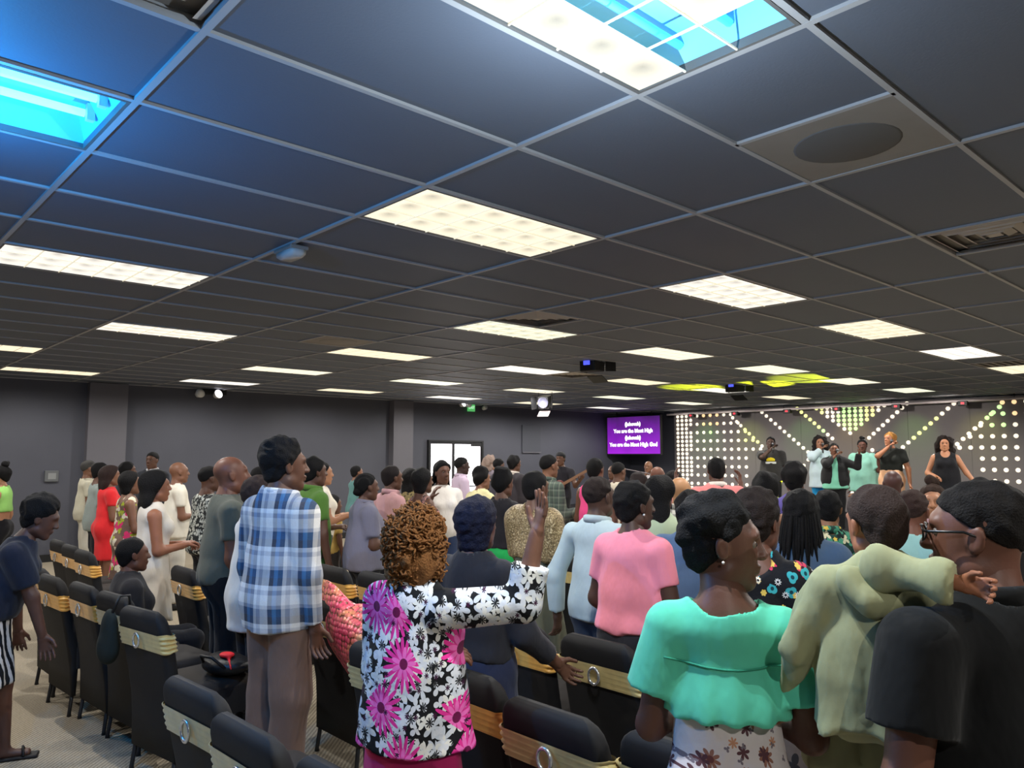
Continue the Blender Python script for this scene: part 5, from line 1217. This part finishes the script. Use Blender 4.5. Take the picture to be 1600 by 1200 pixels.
# glasses: rims, bridge, temples
def glasses(pd, mat):
    e, h, hk = pd['e'], pd['h'], pd['hk']
    g = []
    for sy in (-1, 1):
        ring = [tuple(h((.112-.012*abs(math.cos(a))*.6, sy*(.034+.026*math.cos(a)), .006+.019*math.sin(a)))) for a in [2*math.pi*k/16 for k in range(17)]]
        MB().tube(ring, .0022*hk, 6).build('glasses_rim', mat, e)
        MB().tube([tuple(h((.104, sy*.060, .012))), tuple(h((.09, sy*.076, .012))), tuple(h((.02, sy*.083, .012))), tuple(h((-.022, sy*.083, -.004)))], .0032*hk, 6).build('glasses_temple', mat, e)
    MB().tube([tuple(h((.111, -.010, .010))), tuple(h((.115, 0, .013))), tuple(h((.111, .010, .010)))], .002*hk, 6).build('glasses_bridge', mat, e)
glasses(fm, plain('black_frame', (18, 18, 20), 0.3, 0.5))
# toddler on his left arm, one arm round his neck
CANVAS = cloth((150, 152, 116), .85, .5)
q = at(1366, 760, 1.84); tH = 0.74
td = person('toddler in olive green hooded jacket held on the arm of the glasses man', 1366, 760, 1.84, 40, 'm', (150, 98, 72), ('short', (50, 38, 34)), TOP(CANVAS, sleeve=(1.98, 1.85), so=.032, cuff=.026, hem=.80, loose=.05, o=.03, fold=.012, fl=.03), TR((150, 152, 118), o=.04, flare=.05), L=((.3, .45, -1), (.5, .1, -1)), R=((-.12, -.99, .35), 0, at(1502, 912, 1.60)), sit=True, hs=1.25, H=tH, z0=q[2]-tH-.03, shoes=False, vox=.0075, bulk=1.15, hand=(None, dict(curl=.7, w=(0, 0, 1))), head=(18, -6))
hp_ = td['h']; J = td['J']; s_ = td['s']
V, Q = sdf_mesh([Prim(J((-.13, -.14, .945)), J((-.13, .14, .945)), (.05*s_, .075*s_), k=.05*s_), Prim(J((-.16, -.08, .89)), J((-.16, .08, .89)), (.06*s_, .05*s_), k=.05*s_)], .0075, wob(60, .006, 31))
link('hood', mesh_np('hood', V, Q), CANVAS, td['e'])
MB().tube([tuple(J((-.20, .02, .96))), tuple(J((-.25, -.02, 1.03))), tuple(J((-.23, -.08, .98)))], [.016*s_, .02*s_, .012*s_], 8).build('hood_loop', cloth((120, 120, 84)), td['e'])
# yoke seam on the mint blouse (a narrow piped edge)
J = mt['J']; s_ = mt['s']
sm = [c for c in mt['e'].children if c.name.startswith('shirt')][0].data
co = np.empty(len(sm.vertices)*3, np.float32); sm.vertices.foreach_get('co', co); co = co.reshape(-1, 3)
pts = []
for k in range(25):
    yy = (-.165+.33*k/24)*s_; zz = (1.275-.018*math.cos(yy/s_*9.5))*s_
    nn_ = co[(np.abs(co[:, 1]-yy) < .011) & (np.abs(co[:, 2]-zz) < .011)]
    if len(nn_): pts.append((float(nn_[:, 0].min())+.001, yy, zz))
MB().tube(pts, .0028, 6).build('yoke_seam', cloth((56, 150, 122)), mt['e'])
def earring(pd, side, r=.006):
    o = MB().lathe([(0, -r), (r*.7, -r*.7), (r, 0), (r*.7, r*.7), (0, r)], 10).build('earring', plain('pearl', (236, 232, 226), .25, .6), pd['e']); o.location = tuple(pd['h']((.0, side*.086, -.042)))
earring(pk, -1); earring(mt, -1, .004)
for side in (1, -1):
    an = pl['legs'][side][2]; s_ = pl['s']
    MB().box((an[0]-.07, an[1]-.045, 0.0), (an[0]+.17, an[1]+.045, .018)).build('sandal_sole', plain('sandal_black', (24, 22, 22), .6), pl['e'], .008)
    MB().tube([(an[0]+.10, an[1]-.044, .02), (an[0]+.09, an[1], .062), (an[0]+.10, an[1]+.044, .02)], .007, 6).build('sandal_strap', plain('sandal_black', (24, 22, 22), .6), pl['e'])
# ---------------- stage singers
def sing(label, px, py, Xs, th, **k):
    q = atX(px, py, Xs); d = float((q-np.array([0, 0, CAMZ]))@FW)
    return person(label, px, py, d, th, z0=.45, vox=.017, **k)
M_MIC = plain('mic_black', (26, 26, 28), 0.4, 0.4)
def mic(pd, side, lab):
    sh, el, wr, u, f_ = pd['arms'][side]; ct, st = math.cos(pd['th']), math.sin(pd['th'])
    p = wr+f_*.05; w = np.array([pd['pos'][0]+ct*p[0]-st*p[1], pd['pos'][1]+st*p[0]+ct*p[1], p[2]+.45])
    e = empty('microphone', w, pd['th']); tag(e, lab, 'microphone', 'microphones held by the singers')
    MB().tube([(.10, 0, -.10), (.03, 0, 0.0), (-.01, 0, .045)], [.011, .014, .017], 8).build('handle', M_MIC, e)
    MB().lathe([(0, -.026), (.020, -.018), (.027, 0), (.020, .018), (0, .026)], 10, Matrix.Translation((-.022, 0, .062))).build('grille_ball', plain('mic_grille', (120, 120, 124), 0.4, 0.5, 0.6), e)
s1 = sing('singer in black t-shirt with yellow emblem holding a microphone, leftmost on stage', 1204, 682, 13.6, 205, sex='m', sk=(74, 52, 44), hair=('short', BLACKH), top=TOP((56, 54, 54), sleeve=.75, so=.03, hem=.82, loose=.045), bottom=TR((34, 34, 38)), R=MIC, L=HANG, bulk=1.1, eyes=True)
mic(s1, -1, 'microphone at the mouth of the yellow emblem t-shirt singer')
J = s1['J']; s_ = s1['s']
V, Q = sdf_mesh([ell(J((.150, 0, 1.235)), (.055*s_, .085*s_, .012*s_), (0, 0, 1), (0, 1, 0), .01)], .010, None, [(J((0, 0, 1.215)), (0, 0, -1))]); link('yellow_emblem', mesh_np('yellow_emblem', V, Q), plain('emblem_yellow', (240, 214, 40), 0.7), s1['e'])
MB().box(tuple(J((.140, -.10, 1.165))), tuple(J((.160, .10, 1.205)))).build('white_band', plain('emblem_white', (226, 226, 226), 0.7), s1['e'], .004)
s2 = sing('singer in pale blue shirt and blue trousers with loose curly hair', 1281, 682, 13.9, 205, sex='f', sk=(150, 104, 82), hair=('bigcurls', (30, 24, 24)), top=TOP((190, 206, 216), sleeve=1.9, so=.03, hem=.72, loose=.045, fl=.02), bottom=TR((40, 150, 210)), L=HANG, R=MIC, eyes=True)
mic(s2, -1, 'microphone held by the curly haired singer in pale blue')
s3 = sing('singer in black jacket over mint top singing into a microphone', 1303, 692, 12.6, 205, sex='f', sk=(122, 80, 62), hair=('short', BLACKH), top=TOP((130, 206, 178), sleeve=0, hem=.84, loose=.045, jacket=cloth((34, 34, 36)), jhem=.62), bottom=TR((24, 24, 26)), R=MIC, L=((.45, .65, -.25), (.2, .15, 1)), bulk=1.15, eyes=True)
mic(s3, -1, 'microphone held by the singer in the black jacket')
s4 = sing('singer in long mint top with one hand raised, third woman on stage', 1347, 686, 13.6, 200, sex='f', sk=(96, 62, 52), hair=('bun', BLACKH), top=TOP((140, 196, 180), sleeve=.85, so=.035, hem=.72, loose=.06, fl=.03), bottom=TR((30, 30, 44)), R=HANG, L=((.35, .35, -.75), (.25, -.05, 1)), bulk=1.15, eyes=True)
s5 = sing('singer with short blonde hair in black top and peach skirt', 1390, 675, 13.4, 190, sex='f', sk=(176, 118, 88), hair=('crop', (172, 120, 62)), top=TOP((40, 42, 40), sleeve=.6, hem=1.04, loose=.0), bottom=SK((238, 184, 146), hem=.30, waist=1.07, flare=.03, pamp=.003), R=MIC, L=((.0, .35, -1), (.15, .1, -1)), bulk=1.08, head=(-25, 6), eyes=True)
mic(s5, -1, 'microphone held by the blonde singer')
s6 = sing('singer in black sleeveless top with long curly hair, rightmost on stage', 1475, 682, 13.2, 200, sex='f', sk=(186, 130, 98), hair=('bigcurls', (34, 26, 24)), top=TOP((28, 28, 32), sleeve=0, strap=1, hem=.80, loose=.03, scoop=1, fl=.02), bottom=TR((26, 26, 30)), R=((-.05, .40, -1), (.75, -.45, -.2)), L=((.0, .55, -1), (.35, .55, -.8)), bulk=1.08, eyes=True)
# guitar held by the capped musician
ct, st = math.cos(gs['th']), math.sin(gs['th'])
e = empty('bass_guitar', (gs['pos'][0]+ct*.18, gs['pos'][1]+st*.18, 1.12), gs['th']); tag(e, 'brown bass guitar held by the capped musician', 'guitar')
Mg = Matrix.Rotation(math.radians(-28), 4, 'X')
V, Q = sdf_mesh([ell((0, -.12, 0), (.15, .13, .025), (0, 0, 1), (0, 1, 0), .02), ell((0, .06, .01), (.11, .12, .025), (0, 0, 1), (0, 1, 0), .06)], .012)
o = link('guitar_body', mesh_np('guitar_body', V, Q), plain('guitar_wood', (92, 40, 34), 0.3, 0.5), e); o.matrix_local = Mg.inverted()
o = MB().box((.012, .10, -.025), (.035, .80, .025)).build('neck', plain('guitar_neck', (130, 96, 74), 0.4), e); o.matrix_local = Mg.inverted()
o = MB().box((.010, .80, -.04), (.03, .98, .05)).build('headstock', plain('guitar_neck', (130, 96, 74), 0.4), e, .006); o.matrix_local = Mg.inverted()
# microphone stand in the far corner
p = at(985, 742, 14.2); e = empty('microphone_stand', (p[0], p[1], 0)); tag(e, 'boom microphone stand below the lyric screen', 'microphone stand')
MB().tube([(0, 0, 0.02), (0, 0, 1.30)], .012).build('pole', M_BLACK, e); MB().tube([(.25, -.45, 1.36), (-.12, .2, 1.50)], .009).build('boom', plain('boom_grey', (120, 112, 118), 0.4), e)
for k in range(3): MB().tube([(0, 0, .20), (.26*math.cos(2.1*k), .26*math.sin(2.1*k), .015)], .009).build('leg', M_BLACK, e)
# leafy plants on the stage, yellow-green stage light put into their leaf colours
def plant(px, d, lab, hgt, seed, rgb):
    p = at(px, 745, d); e = empty('stage_plant', (p[0], p[1], .45)); tag(e, lab, 'plant', 'plants on the stage')
    MB().lathe([(0, 0), (.11, 0), (.15, .22), (.14, .22), (.12, .19), (0, .19)], 14).build('pot', plain('plant_pot', (60, 50, 46), .7), e)
    rg = random.Random(seed); mat = plain('leaf_%d' % rgb[0], rgb, .6, .3)
    lf = []
    for k in range(26):
        a = rg.random()*6.28; r = .12+.30*rg.random(); z1 = .19+hgt*(.45+.55*rg.random())
        p0 = Vector((0, 0, .19)); p2 = Vector((math.cos(a)*r, math.sin(a)*r, z1)); p1 = (p0+p2)/2+Vector((-math.cos(a)*.03, -math.sin(a)*.03, .12)); sd = Vector((-math.sin(a), math.cos(a), 0))
        v = [p0-sd*.01, p0+sd*.01, p1+sd*.035, p1-sd*.035, p2]
        MB().add([tuple(q_) for q_ in v], [(0, 1, 2, 3), (3, 2, 4)], True).build('leaf', mat, e)
plant(1161, 13.2, 'leafy yellow green plant on the stage left of the emblem t-shirt singer', .55, 3, (170, 190, 50))
plant(1213, 13.0, 'leafy plant on the stage at the feet of the emblem t-shirt singer', .45, 4, (130, 160, 50))
plant(1437, 12.1, 'bright green plant on the stage below the peach skirt', .40, 5, (70, 190, 50))
print('script time', time.time()-T_START)
